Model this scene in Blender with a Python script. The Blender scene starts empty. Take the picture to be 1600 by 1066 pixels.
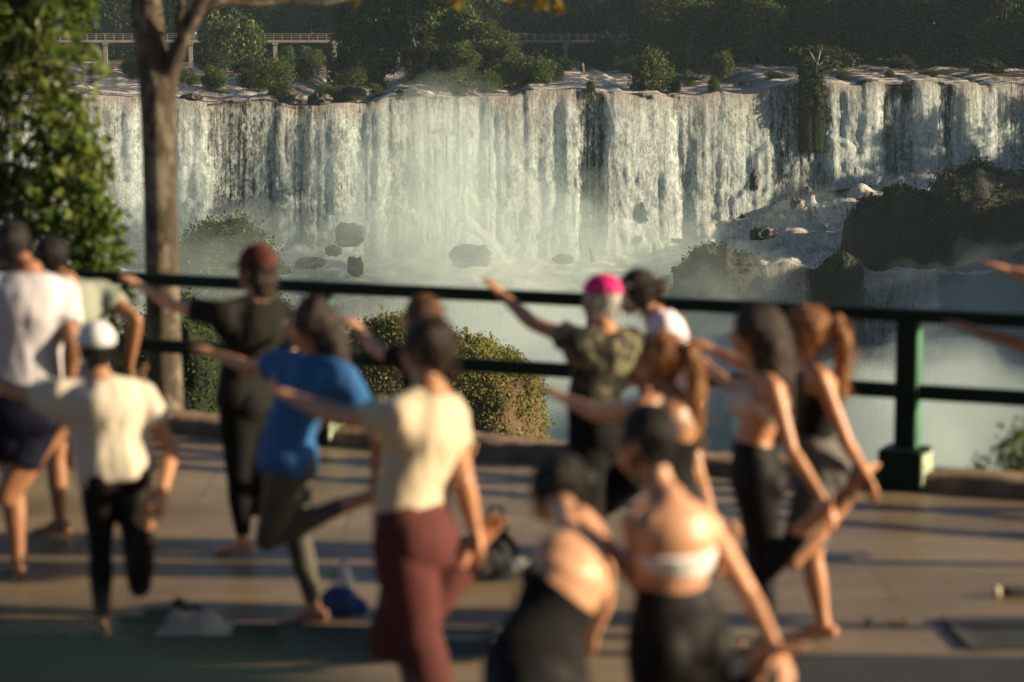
import bpy, math, random
import numpy as np
from mathutils import Vector

# ------------------------------------------------------------------ camera, sky, sun, exposure
S = bpy.context.scene
COL = S.collection
R = math.radians
FPX = 1600 * 85 / 36.0
CAMZ = 2.75
PITCH = math.atan((533 - 66) / FPX)
cam = bpy.data.cameras.new('camera'); cam.lens = 85; cam.sensor_width = 36
cam.clip_start = 0.1; cam.clip_end = 4000
cam.dof.use_dof = True; cam.dof.focus_distance = 290; cam.dof.aperture_fstop = 1.75; cam.dof.aperture_blades = 0
camo = bpy.data.objects.new('camera', cam); COL.objects.link(camo)
camo.location = (0, 0, CAMZ); camo.rotation_euler = (math.pi / 2 - PITCH, 0, 0)
S.camera = camo
SUN_AZ = R(-4)      # from +x (picture right), turning towards +y (away)
SUN_EL = R(16.5)
w = bpy.data.worlds.new('World'); S.world = w; w.use_nodes = True
nt = w.node_tree
sky = nt.nodes.new('ShaderNodeTexSky'); sky.sky_type = 'NISHITA'; sky.sun_disc = False
sky.sun_elevation = SUN_EL; sky.sun_rotation = math.pi / 2 - SUN_AZ
sky.air_density = 0.6; sky.dust_density = 0.6; sky.ozone_density = 1.0
nt.links.new(sky.outputs[0], nt.nodes['Background'].inputs[0])
nt.nodes['Background'].inputs[1].default_value = 0.05
sl = bpy.data.lights.new('sun', 'SUN'); sl.energy = 5.0; sl.angle = R(0.5); sl.color = (1.0, 0.80, 0.53)
so = bpy.data.objects.new('sun', sl); COL.objects.link(so)
sd = Vector((math.cos(SUN_AZ) * math.cos(SUN_EL), math.sin(SUN_AZ) * math.cos(SUN_EL), math.sin(SUN_EL)))
so.rotation_euler = sd.to_track_quat('Z', 'Y').to_euler(); so.location = (40, 0, 30)
S.view_settings.view_transform = 'Standard'; S.view_settings.look = 'None'
S.view_settings.exposure = 1.1; S.view_settings.gamma = 1.0
S.cycles.use_denoising = True
S.cycles.max_bounces = 8; S.cycles.diffuse_bounces = 3; S.cycles.transparent_max_bounces = 24
S.cycles.volume_bounces = 1; S.cycles.sample_clamp_indirect = 4.0

# ------------------------------------------------------------------ helpers
SP, CP = math.sin(PITCH), math.cos(PITCH)
def ray(px, py):
    x = (px - 800) / FPX; y = (533 - py) / FPX
    return np.array([x, y * SP + CP, y * CP - SP])
def at(px, py, Y):
    d = ray(px, py); t = Y / d[1]
    return np.array([d[0] * t, Y, CAMZ + d[2] * t])
def ground(px, py, z=0.0):
    d = ray(px, py); t = (z - CAMZ) / d[2]
    return np.array([d[0] * t, d[1] * t, z])
def proj(P):
    y = P[1]; z = P[2] - CAMZ
    dep = y * CP - z * SP; up = y * SP + z * CP
    return 800 + FPX * P[0] / dep, 533 - FPX * up / dep

def hash3(i, j, k, seed):
    n = (i.astype(np.int64) * 374761393 + j.astype(np.int64) * 668265263 + k.astype(np.int64) * 2147483647 + seed * 1274126177) & 0xffffffff
    n = ((n ^ (n >> 13)) * 1274126177) & 0xffffffff
    n = ((n ^ (n >> 16)) * 2246822519) & 0xffffffff
    return ((n ^ (n >> 15)) & 0xffffff) / float(0xffffff)
def vnoise(P, seed=0):
    P = np.asarray(P, float); I = np.floor(P).astype(np.int64); f = P - I
    u = f * f * (3 - 2 * f); r = 0
    for a in (0, 1):
        for b in (0, 1):
            for c in (0, 1):
                wgt = (u[:, 0] if a else 1 - u[:, 0]) * (u[:, 1] if b else 1 - u[:, 1]) * (u[:, 2] if c else 1 - u[:, 2])
                r = r + wgt * hash3(I[:, 0] + a, I[:, 1] + b, I[:, 2] + c, seed)
    return r * 2 - 1
def fbm(P, octv=4, seed=0, gain=0.5):
    P = np.asarray(P, float); a = 1.0; r = 0; t = 0
    for o in range(octv):
        r = r + a * vnoise(P * (2.03 ** o) + 17.3 * o, seed + o); t += a; a *= gain
    return r / t
def sstep(a, b, x):
    t = np.clip((x - a) / (b - a), 0, 1); return t * t * (3 - 2 * t)

def np_mesh(name, V, F, smooth=True):
    V = np.asarray(V, np.float32); F = np.asarray(F, np.int32); k = F.shape[1]
    me = bpy.data.meshes.new(name)
    me.vertices.add(len(V)); me.vertices.foreach_set('co', V.ravel())
    me.loops.add(F.size); me.loops.foreach_set('vertex_index', F.ravel())
    me.polygons.add(len(F)); me.polygons.foreach_set('loop_start', np.arange(0, F.size, k, dtype=np.int32))
    me.update(calc_edges=True)
    me.polygons.foreach_set('use_smooth', np.full(len(F), smooth)); me.update()
    return me
def grid_faces(nu, nv):
    i = np.arange(nu * nv).reshape(nu, nv)
    return np.stack([i[:-1, :-1], i[1:, :-1], i[1:, 1:], i[:-1, 1:]], -1).reshape(-1, 4)
def link(name, me, mat=None, parent=None):
    o = bpy.data.objects.new(name, me); COL.objects.link(o)
    if mat is not None and me is not None and not me.materials: me.materials.append(mat)
    if parent is not None: o.parent = parent
    return o
def tag(o, label, cat, group=None, kind=None):
    o['label'] = label; o['category'] = cat
    if group: o['group'] = group
    if kind: o['kind'] = kind
    return o
def thing(name, label, cat, loc=(0, 0, 0), group=None):
    o = bpy.data.objects.new(name, None); COL.objects.link(o); o.location = loc; o.empty_display_size = 0.2
    return tag(o, label, cat, group)
def setting(o, label=None):
    o['kind'] = 'structure'
    if label: o['label'] = label
    return o

class MB:
    """collects boxes, tubes and lofts as one mesh"""
    def __init__(s): s.v = []; s.f = []
    def box(s, c, size, rz=0.0, taper=1.0):
        b = len(s.v); hx, hy, hz = size[0] / 2, size[1] / 2, size[2] / 2; cs, sn = math.cos(rz), math.sin(rz)
        for z in (-1, 1):
            k = taper if z > 0 else 1.0
            for x, y in ((-1, -1), (1, -1), (1, 1), (-1, 1)):
                X, Y = x * hx * k, y * hy * k
                s.v.append((c[0] + X * cs - Y * sn, c[1] + X * sn + Y * cs, c[2] + z * hz))
        s.f += [tuple(b + i for i in q) for q in ((3, 2, 1, 0), (4, 5, 6, 7), (0, 1, 5, 4), (1, 2, 6, 5), (2, 3, 7, 6), (3, 0, 4, 7))]
        return s
    def loft(s, C, ra, rb=None, axis=None, n=14, ends='round'):
        C = [np.asarray(c, float) for c in C]; m = len(C)
        ra = [ra] * m if np.isscalar(ra) else list(ra)
        rb = ra if rb is None else ([rb] * m if np.isscalar(rb) else list(rb))
        T = []
        for i in range(m):
            t = C[min(i + 1, m - 1)] - C[max(i - 1, 0)]; T.append(t / (np.linalg.norm(t) + 1e-9))
        if axis is None:
            h = np.array([0, 0, 1.0]) if abs(T[0][2]) < 0.9 else np.array([1.0, 0, 0]); axis = np.cross(T[0], h)
        axs = [np.asarray(a, float) for a in axis] if isinstance(axis, list) else None
        A = np.asarray(axis, float) if axs is None else axs[0]
        rings = []
        for i in range(m):
            if axs is not None: A = axs[i]
            A = A - T[i] * A.dot(T[i]); A = A / (np.linalg.norm(A) + 1e-9); B = np.cross(T[i], A)
            rings.append((C[i], A, B, T[i], ra[i], rb[i]))
        if ends == 'round':
            def capr(r, sg):
                out = []
                for q in ((0.55, 0.84), (0.86, 0.51)):
                    d = q[0] * (r[4] + r[5]) / 2 * sg
                    out.append((r[0] + r[3] * d, r[1], r[2], r[3], r[4] * q[1], r[5] * q[1]))
                return out
            rings = capr(rings[0], -1)[::-1] + rings + capr(rings[-1], 1)
            tip0 = rings[2][0] - rings[2][3] * (rings[2][4] + rings[2][5]) / 2
            tip1 = rings[-3][0] + rings[-3][3] * (rings[-3][4] + rings[-3][5]) / 2
        else:
            tip0, tip1 = rings[0][0], rings[-1][0]
        b = len(s.v); N = len(rings)
        for (c, a, bb, t, x, y) in rings:
            for k in range(n):
                th = 2 * math.pi * k / n
                s.v.append(tuple(c + a * (x * math.cos(th)) + bb * (y * math.sin(th))))
        for i in range(N - 1):
            for k in range(n):
                k2 = (k + 1) % n
                s.f.append((b + i * n + k, b + i * n + k2, b + (i + 1) * n + k2, b + (i + 1) * n + k))
        c0 = len(s.v); s.v.append(tuple(tip0)); s.v.append(tuple(tip1))
        for k in range(n):
            k2 = (k + 1) % n
            s.f.append((c0, b + k2, b + k)); s.f.append((c0 + 1, b + (N - 1) * n + k, b + (N - 1) * n + k2))
        return s
    def ball(s, c, r, axes=None, n=16, m=9):
        c = np.asarray(c, float); r = (r, r, r) if np.isscalar(r) else r
        X, Y, Z = axes if axes is not None else (np.array([1., 0, 0]), np.array([0, 1., 0]), np.array([0, 0, 1.]))
        b = len(s.v)
        for i in range(1, m):
            ph = math.pi * i / m
            for k in range(n):
                th = 2 * math.pi * k / n
                s.v.append(tuple(c + X * (r[0] * math.sin(ph) * math.cos(th)) + Y * (r[1] * math.sin(ph) * math.sin(th)) - Z * (r[2] * math.cos(ph))))
        for i in range(m - 2):
            for k in range(n):
                k2 = (k + 1) % n
                s.f.append((b + i * n + k, b + i * n + k2, b + (i + 1) * n + k2, b + (i + 1) * n + k))
        c0 = len(s.v); s.v.append(tuple(c - Z * r[2])); s.v.append(tuple(c + Z * r[2]))
        for k in range(n):
            k2 = (k + 1) % n
            s.f.append((c0, b + k2, b + k)); s.f.append((c0 + 1, b + (m - 2) * n + k, b + (m - 2) * n + k2))
        return s
    def mesh(s, name, smooth=True):
        me = bpy.data.meshes.new(name); me.from_pydata([tuple(map(float, v)) for v in s.v], [], s.f); me.update()
        me.polygons.foreach_set('use_smooth', [smooth] * len(me.polygons)); return me
    def build(s, name, mat=None, parent=None, smooth=True, loc=None, bevel=0):
        off = np.zeros(3) if loc is None else np.asarray(loc, float)
        me = bpy.data.meshes.new(name); me.from_pydata([tuple(np.asarray(v, float) - off) for v in s.v], [], s.f); me.update()
        me.polygons.foreach_set('use_smooth', [smooth] * len(me.polygons))
        o = link(name, me, mat, parent)
        if bevel:
            md = o.modifiers.new('bevel', 'BEVEL'); md.width = bevel; md.segments = 2
        return o

def remesh(mb, voxel, smooth=4, factor=0.5):
    me = mb.mesh('tmp'); o = bpy.data.objects.new('tmp', me); COL.objects.link(o)
    md = o.modifiers.new('r', 'REMESH'); md.mode = 'VOXEL'; md.voxel_size = voxel
    if smooth:
        sm = o.modifiers.new('s', 'SMOOTH'); sm.iterations = smooth; sm.factor = factor
    dg = bpy.context.evaluated_depsgraph_get(); dg.update()
    ev = o.evaluated_get(dg); m2 = bpy.data.meshes.new_from_object(ev, depsgraph=dg)
    bpy.data.objects.remove(o); bpy.data.meshes.remove(me)
    m2.polygons.foreach_set('use_smooth', [True] * len(m2.polygons))
    return m2
def verts_of(me):
    a = np.empty(len(me.vertices) * 3, np.float32); me.vertices.foreach_get('co', a); return a.reshape(-1, 3)
def normals_of(me):
    a = np.empty(len(me.vertices) * 3, np.float32); me.vertices.foreach_get('normal', a); return a.reshape(-1, 3)
def set_verts(me, V):
    me.vertices.foreach_set('co', np.asarray(V, np.float32).ravel()); me.update()
def roughen(me, amp, freq, seed=0, octv=3):
    V = verts_of(me); N = normals_of(me)
    f = np.asarray(freq, float)
    set_verts(me, V + N * (amp * fbm(V * f, octv, seed))[:, None]); return me
def join_meshes(name, ms):
    V = []; F3 = []; F4 = []; off = 0
    for m in ms:
        v = verts_of(m); V.append(v)
        lt = np.empty(len(m.polygons), np.int32); m.polygons.foreach_get('loop_total', lt)
        li = np.empty(len(m.loops), np.int32); m.loops.foreach_get('vertex_index', li)
        ls = np.empty(len(m.polygons), np.int32); m.polygons.foreach_get('loop_start', ls)
        for k, L in ((3, F3), (4, F4)):
            s0 = ls[lt == k]
            if len(s0): L.append(li[s0[:, None] + np.arange(k)] + off)
        off += len(v)
    V = np.concatenate(V); me = bpy.data.meshes.new(name)
    loops = []; starts = []; p = 0
    for k, L in ((4, F4), (3, F3)):
        if L:
            f = np.concatenate(L); loops.append(f.ravel()); starts.append(p + np.arange(len(f)) * k); p += f.size
    loops = np.concatenate(loops).astype(np.int32); starts = np.concatenate(starts).astype(np.int32)
    me.vertices.add(len(V)); me.vertices.foreach_set('co', V.astype(np.float32).ravel())
    me.loops.add(len(loops)); me.loops.foreach_set('vertex_index', loops)
    me.polygons.add(len(starts)); me.polygons.foreach_set('loop_start', starts)
    me.update(calc_edges=True); me.polygons.foreach_set('use_smooth', np.full(len(starts), True)); me.update()
    return me

# ------------------------------------------------------------------ materials
class NT:
    def __init__(s, name):
        s.m = bpy.data.materials.new(name); s.m.use_nodes = True; s.t = s.m.node_tree
        s.out = s.t.nodes['Material Output']; s.b = s.t.nodes['Principled BSDF']
    def n(s, typ, **kw):
        x = s.t.nodes.new('ShaderNode' + typ)
        for k, v in kw.items():
            if k in x.inputs: s.put(x.inputs[k], v)
            else: setattr(x, k, v)
        return x
    def put(s, sock, v):
        if isinstance(v, bpy.types.NodeSocket): s.t.links.new(v, sock)
        elif isinstance(v, bpy.types.Node): s.t.links.new(v.outputs[0], sock)
        else:
            if isinstance(v, tuple) and len(v) == 3 and sock.type == 'RGBA': v = v + (1,)
            sock.default_value = v
    def coord(s, scale=(1, 1, 1), which='Object'):
        tc = s.n('TexCoord'); mp = s.n('Mapping'); mp.inputs['Scale'].default_value = scale
        s.put(mp.inputs['Vector'], tc.outputs[which]); return mp.outputs[0]
    def attr(s, name, out='Vector'):
        a = s.n('Attribute'); a.attribute_name = name; return a.outputs[out]
    def scale(s, vec, sc):
        mp = s.n('Mapping'); mp.inputs['Scale'].default_value = sc; s.put(mp.inputs['Vector'], vec); return mp.outputs[0]
    def noise(s, vec, scale=1.0, detail=4.0, rough=0.55, dist=0.0):
        x = s.n('TexNoise'); x.inputs['Scale'].default_value = scale; x.inputs['Detail'].default_value = detail
        x.inputs['Roughness'].default_value = rough; x.inputs['Distortion'].default_value = dist
        s.put(x.inputs['Vector'], vec); return x.outputs['Fac']
    def ramp(s, fac, stops):
        x = s.n('ValToRGB'); cr = x.color_ramp
        while len(cr.elements) < len(stops): cr.elements.new(0.5)
        for e, (p, c) in zip(cr.elements, stops):
            e.position = p; e.color = (c if len(c) == 4 else tuple(c) + (1,)) if not np.isscalar(c) else (c, c, c, 1)
        s.put(x.inputs['Fac'], fac); return x.outputs['Color']
    def math(s, op, a, b=0.0, c=None, clamp=False):
        x = s.n('Math'); x.operation = op; x.use_clamp = clamp; s.put(x.inputs[0], a); s.put(x.inputs[1], b)
        if c is not None: s.put(x.inputs[2], c)
        return x.outputs[0]
    def mix(s, f, a, b):
        x = s.n('Mix'); x.data_type = 'RGBA'; s.put(x.inputs['Factor'], f); s.put(x.inputs[6], a); s.put(x.inputs[7], b); return x.outputs[2]
    def rng(s, v, a, b, c=0.0, d=1.0, smooth=True):
        x = s.n('MapRange'); x.interpolation_type = 'SMOOTHSTEP' if smooth else 'LINEAR'
        for i, q in enumerate((v, a, b, c, d)): s.put(x.inputs[i], q)
        return x.outputs[0]
    def bump(s, h, strength=0.3, dist=0.02):
        x = s.n('Bump'); x.inputs['Strength'].default_value = strength; x.inputs['Distance'].default_value = dist
        s.put(x.inputs['Height'], h); s.put(s.b.inputs['Normal'], x.outputs[0]); return x.outputs[0]
    def set(s, **kw):
        for k, v in kw.items(): s.put(s.b.inputs[k.replace('_', ' ')], v)
        return s

def mat_surface(name, c1, c2, rough=0.7, scale=3.0, bump=0.3, bscale=30.0, bdist=0.01, spec=0.4, vscale=(1, 1, 1), detail=5):
    q = NT(name); v = q.coord(vscale)
    f = q.noise(v, scale, detail, 0.6)
    q.set(Base_Color=q.ramp(f, [(0.3, c1), (0.7, c2)]), Roughness=rough, Specular_IOR_Level=spec)
    if bump: q.bump(q.noise(v, bscale, 4, 0.6), bump, bdist)
    return q.m
def mat_leaf(name, dark, mid, light, nscale=0.6, trans=0.35, rough=0.5, tcol=None, spec=0.15):
    q = NT(name); g = q.n('NewGeometry'); v = q.coord()
    f = q.math('ADD', q.math('MULTIPLY', g.outputs['Random Per Island'], 0.55), q.math('MULTIPLY', q.noise(v, nscale, 3), 0.6))
    col = q.ramp(f, [(0.25, dark), (0.55, mid), (0.9, light)])
    q.set(Base_Color=col, Roughness=rough, Specular_IOR_Level=spec)
    tr = q.n('BsdfTranslucent'); q.put(tr.inputs['Color'], q.mix(0.5, col, tcol or light))
    ms = q.n('MixShader'); q.put(ms.inputs[0], trans); q.put(ms.inputs[1], q.b.outputs[0]); q.put(ms.inputs[2], tr.outputs[0])
    q.put(q.out.inputs['Surface'], ms.outputs[0]); return q.m

def leaf_quads(C, size, rng, up=0.3, aspect=0.5, droop=0.0):
    """folded diamond leaves: vertices and quads"""
    n = len(C); size = np.broadcast_to(size, n)
    d = rng.normal(size=(n, 3)); d[:, 2] -= droop; d /= np.linalg.norm(d, axis=1)[:, None]
    nn = rng.normal(size=(n, 3)); nn[:, 2] += up * 2
    s = np.cross(d, nn); s /= np.linalg.norm(s, axis=1)[:, None] + 1e-9
    nrm = np.cross(s, d)
    L = size[:, None]
    a = C - d * L * 0.5; b = C + s * L * aspect * 0.5 + nrm * L * 0.08; c = C + d * L * 0.5; e = C - s * L * aspect * 0.5 + nrm * L * 0.08
    V = np.stack([a, b, c, e], 1).reshape(-1, 3); F = np.arange(4 * n).reshape(n, 4)
    return V, F
def crown_pts(lobes, clumps, per, spread, rng, shell=0.55, flat=1.0, gap=0.0, gscale=1.0, seed=0):
    lobes = np.asarray(lobes, float); vol = (lobes[:, 3] * lobes[:, 4] * lobes[:, 5]) ** 0.7
    idx = rng.choice(len(lobes), clumps, p=vol / vol.sum()); L = lobes[idx]
    u = rng.normal(size=(clumps, 3)); u /= np.linalg.norm(u, axis=1)[:, None]
    r = shell + (1.05 - shell) * rng.random(clumps) ** 0.7
    C = L[:, :3] + u * r[:, None] * L[:, 3:6]
    if gap:
        C = C[fbm(C / gscale, 2, seed) > -1 + gap * 2 - 0.6]
    P = np.repeat(C, per, 0) + rng.normal(size=(len(C) * per, 3)) * np.array([spread, spread, spread * flat])
    return P, C
def foliage(name, P, size, mat, rng, parent=None, up=0.3, aspect=0.5, droop=0.0, var=0.35):
    V, F = leaf_quads(P, size * (1 - var + 2 * var * rng.random(len(P))), rng, up, aspect, droop)
    return link(name, np_mesh(name, V, F, False), mat, parent)
# ------------------------------------------------------------------ the gorge: terrain, river, cliff, falls
LEAF_FAR = mat_leaf('leaf_far', (0.004, 0.010, 0.005), (0.016, 0.030, 0.013), (0.07, 0.085, 0.028), 0.15, 0.2)
LEAF_OLIVE = mat_leaf('leaf_olive', (0.018, 0.034, 0.011), (0.052, 0.078, 0.022), (0.15, 0.17, 0.048), 0.3, 0.32)
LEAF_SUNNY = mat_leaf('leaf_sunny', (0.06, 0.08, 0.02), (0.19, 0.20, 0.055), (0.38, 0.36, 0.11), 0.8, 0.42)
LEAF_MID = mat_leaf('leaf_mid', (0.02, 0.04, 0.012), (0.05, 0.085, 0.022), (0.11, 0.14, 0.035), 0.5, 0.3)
LEAF_NEAR = mat_leaf('leaf_near', (0.015, 0.036, 0.009), (0.052, 0.10, 0.022), (0.19, 0.225, 0.06), 0.9, 0.45, 0.38, (0.30, 0.38, 0.06), .35)
LEAF_YELLOW = mat_leaf('leaf_yellow', (0.10, 0.07, 0.01), (0.22, 0.15, 0.02), (0.32, 0.24, 0.04), 2.0, 0.4)
ROCK = mat_surface('wet_basalt', (0.010, 0.010, 0.008), (0.035, 0.028, 0.02), 0.5, 0.5, 0.8, 2.0, 0.25)
BARK_FAR = mat_surface('pale_bark', (0.10, 0.09, 0.07), (0.22, 0.20, 0.16), 0.8, 3.0, 0, 1)

PXS = [0, 140, 300, 420, 450, 590, 615, 700, 800, 900, 960, 1050, 1070, 1180, 1250, 1290, 1450, 1600]
LIPY = [152, 151, 152, 157, 163, 163, 150, 151, 147, 142, 146, 148, 148, 147, 132, 131, 131, 129]
BASEPX = [0, 330, 600, 900, 1050, 1150, 1200, 1290, 1400, 1500, 1600]
BASEY = [335, 370, 400, 405, 395, 372, 325, 285, 272, 268, 285]
DLIP = 300.0
SLANT = 0.25
def px_at(x, Y=None):
    Y = DLIP + SLANT * np.asarray(x, float) if Y is None else Y
    return 800 + x * FPX / Y
def lip_z(x):
    x = np.asarray(x, float); o = 0 * x
    return CAMZ - (np.interp(px_at(x), PXS, LIPY) - 66) / FPX * (DLIP + SLANT * x) + .45 * fbm(np.stack([x / 2.6, o + 7, o], -1), 3, 15) + .25 * np.round(1.6 * fbm(np.stack([x / 6, o, o + 3], -1), 2, 16))
def base_z(x):
    return CAMZ - (np.interp(px_at(x), BASEPX, BASEY) - 66) / FPX * (DLIP - 4 + SLANT * x)
def lip_y(x):
    x = np.asarray(x, float); p = np.stack([x / 14, 0 * x, 0 * x], -1)
    p2 = np.stack([x / 4.5, 0 * x + 3, 0 * x], -1)
    return DLIP + SLANT * x + 0.8 * fbm(p, 2, 5) + 0.9 * fbm(p2, 3, 9)
FLOWPX = [0, 130, 225, 275, 322, 335, 385, 430, 440, 470, 490, 520, 600, 612, 650, 715, 728, 895, 906, 938, 950, 1052, 1062, 1085, 1180, 1195, 1205, 1240, 1248, 1287, 1295, 1335, 1365, 1378, 1418, 1428, 1456, 1466, 1482, 1490, 1545, 1560, 1600, 1700]
FLOW = [.75, .85, .9, .85, .95, .44, .40, .44, .7, .44, .62, .8, .85, .44, .46, .5, .85, .9, .40, .40, .95, .95, .62, .85, .85, .6, .40, .44, .40, .40, .8, .85, .8, .40, .40, .8, .8, .40, .40, .8, .8, .55, .5, .5]
def flow_at(x): return np.interp(px_at(x), FLOWPX, FLOW)

def hill_h(x, y):
    a = sstep(82, 108, x + 10 * fbm(np.stack([x / 40, y / 40, 0 * x], -1), 2, 3)) * sstep(165, 215, y)
    return a
def terrain_z(x, y):
    ly = lip_y(x)
    up = lip_z(x) - 1.6 + np.clip(y - ly, 0, 260) * 0.0125
    up = up + sstep(500, 640, y) * 22
    gorge = -52 + 3 * fbm(np.stack([x / 30, y / 30, 0 * x], -1), 3, 11)
    nearb = -4.0 - sstep(17.5, 48, y + 6 * fbm(np.stack([x / 12, y / 12, 0 * x], -1), 2, 8)) * 60
    z = np.where(y < 150, np.maximum(gorge, nearb), gorge)
    z = np.where(y > ly + 1.5, up, z)
    sidel = sstep(85, 110, -x) * sstep(60, 120, y)
    h = hill_h(x, y)
    z = np.where(y < ly + 1.5, z * (1 - np.maximum(h, sidel)) + np.maximum(h, sidel) * 4.0, z)
    z = z - h * 3.0 + h * 6 * sstep(125, 170, x) - h * 1.0
    return z + 0.5 * fbm(np.stack([x / 6, y / 6, 0 * x], -1), 3, 2)
xs = np.concatenate([np.arange(-420, -120, 12.0), np.arange(-120, 160, 2.5), np.arange(160, 430, 12.0)])
ys = np.concatenate([np.arange(18.6, 60, 1.5), np.arange(60, 290, 4.0), np.arange(290, 312, 0.7), np.arange(312, 560, 4.0), np.arange(560, 900, 15.0)])
X, Y = np.meshgrid(xs, ys, indexing='ij')
Zt = terrain_z(X.ravel(), Y.ravel())
q = NT('gorge_ground'); v = q.coord()
q.set(Base_Color=q.mix(q.noise(v, 0.4, 5), (0.02, 0.035, 0.014), (0.05, 0.042, 0.03)), Roughness=0.9)
q.bump(q.noise(v, 1.5, 5), 0.8, 0.4)
setting(link('terrain', np_mesh('terrain', np.stack([X.ravel(), Y.ravel(), Zt], -1), grid_faces(len(xs), len(ys))), q.m))

# pool at the foot of the gorge
q = NT('pool_water'); v = q.coord((1, 1, 1))
f = q.noise(v, 0.12, 6, 0.65)
q.set(Base_Color=q.ramp(f, [(0.4, (0.10, 0.09, 0.07)), (0.62, (0.55, 0.55, 0.52))]), Roughness=0.35); q.bump(q.noise(v, 0.8, 4), 0.5, 0.3)
setting(link('pool_water', np_mesh('pool', [(-130, 55, -46), (130, 55, -46), (130, 300, -46), (-130, 300, -46)], [(0, 1, 2, 3)]), q.m))

# --- river above the lip
q = NT('river_water'); v = q.attr('flowuv')
wv = q.n('TexNoise'); wv.inputs['Scale'].default_value = .09; wv.inputs['Detail'].default_value = 3; q.put(wv.inputs['Vector'], v)
sc = q.n('VectorMath'); sc.operation = 'SCALE'; q.put(sc.inputs[0], wv.outputs['Color']); sc.inputs['Scale'].default_value = 14
vd = q.n('VectorMath'); vd.operation = 'ADD'; q.put(vd.inputs[0], v); q.put(vd.inputs[1], sc.outputs[0]); vd = vd.outputs[0]
a = q.noise(q.scale(vd, (0.07, 0.22, 1)), 1.0, 7, 0.68, 0.5); b_ = q.noise(q.scale(v, (0.7, 1.7, 1)), 1.0, 5, 0.65, .5)
fs = q.math('ADD', q.math('MULTIPLY', a, 0.75), q.math('MULTIPLY', b_, 0.32))
lipf = q.attr('lip', 'Fac'); stp = q.attr('step', 'Fac')
foam = q.rng(q.math('ADD', q.math('ADD', fs, q.math('MULTIPLY', stp, .10)), q.math('MULTIPLY', lipf, .05)), 0.585, 0.70)
q.set(Base_Color=q.mix(foam, q.mix(b_, (0.05, 0.034, 0.021), (0.17, 0.12, 0.08)), (0.56, 0.52, 0.45)), Roughness=q.math('ADD', q.math('MULTIPLY', foam, 0.4), 0.2), Specular_IOR_Level=0.4)
q.bump(q.math('ADD', a, b_), 0.9, 0.6); M_RIVER = q.m
def river_z(x, y):
    s = y - lip_y(x); z = lip_z(x) + 0.15
    st = 0; sf = 0
    for k, (d0, h) in enumerate(((5, 0.25), (11, 0.22), (19, 0.25), (30, 0.25), (44, 0.25), (62, 0.25), (85, 0.28), (115, 0.3), (150, .3))):
        dd = d0 + d0 * .55 * fbm(np.stack([x / 16, 0 * x + k, 0 * x], -1), 2, 40 + k)
        st = st + h * sstep(-1.2, 1.2, s - dd); sf = np.maximum(sf, np.exp(-((s - dd + .6) / 1.6) ** 2))
    p = np.stack([x / 1.6, y / 2.2, 0 * x], -1)
    river_z.sf = sf
    return z + st + 0.10 * fbm(p, 4, 21) * (0.4 + 0.6 * sstep(0, 6, s))
xr = np.arange(-112, 118, 0.45); sr = np.concatenate([np.arange(-0.3, 24, 0.35), np.arange(24, 70, 0.8), np.arange(70, 240, 3.0)])
Xr, Sr = np.meshgrid(xr, sr, indexing='ij'); xf = Xr.ravel(); yf = lip_y(xf) + Sr.ravel()
zf = river_z(xf, yf); zf = np.where(Sr.ravel() < 0.6, zf - 0.25 * sstep(0.9, -0.3, Sr.ravel()), zf)
me = np_mesh('river', np.stack([xf, yf, zf], -1), grid_faces(len(xr), len(sr)))
at_ = me.attributes.new('flowuv', 'FLOAT_VECTOR', 'POINT'); at_.data.foreach_set('vector', np.stack([xf, yf, zf * 0], -1).astype(np.float32).ravel())
at_ = me.attributes.new('lip', 'FLOAT', 'POINT'); at_.data.foreach_set('value', (1 - sstep(0.5, 9, Sr.ravel())).astype(np.float32))
at_ = me.attributes.new('step', 'FLOAT', 'POINT'); at_.data.foreach_set('value', river_z.sf.astype(np.float32))
setting(link('river_water', me, M_RIVER))

# --- cliff rock behind the falls
def cliff_mesh(x0, x1, dx, nt_, ztop, zbot, yfun, seed, amp=1.0):
    x = np.arange(x0, x1, dx); t = np.linspace(0, 1, nt_); Xc, T = np.meshgrid(x, t, indexing='ij'); xf = Xc.ravel(); tf = T.ravel()
    zt = ztop(xf); zb = zbot(xf); z = zt + (zb - zt) * tf
    p = np.stack([xf / 3.0, z / 4.5, 0 * xf + 1], -1)
    d = amp * (1.2 * fbm(p, 4, seed) + 0.5 * np.sign(fbm(np.stack([xf / 9, z / 1.8, 0 * xf], -1), 2, seed + 3)))
    y = yfun(xf) + 1.1 - 2.2 * tf ** 1.5 - d
    return np_mesh('cliff', np.stack([xf, y, z], -1), grid_faces(len(x), nt_))
M_CLIFF = NT('wet_cliff'); v = M_CLIFF.coord((1, 1, 1)); f = M_CLIFF.noise(v, 0.45, 5, 0.6)
M_CLIFF.set(Base_Color=M_CLIFF.ramp(f, [(0.38, (0.010, 0.010, 0.009)), (0.55, (0.034, 0.027, 0.020)), (0.72, (0.018, 0.028, 0.010))]), Roughness=0.4)
M_CLIFF.bump(M_CLIFF.noise(v, 1.6, 5, 0.65), 0.9, 0.4)
M_MOSS = mat_surface('mossy_rock', (0.006, 0.010, 0.004), (0.022, 0.032, 0.011), .9, .9, .8, 3.0, .3, .2)
setting(link('cliff', cliff_mesh(-112, 118, 0.5, 60, lambda x: lip_z(x) - 0.12, lambda x: base_z(x) - 4, lambda x: lip_y(x) + 0.6, 31), M_CLIFF.m))

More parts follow.
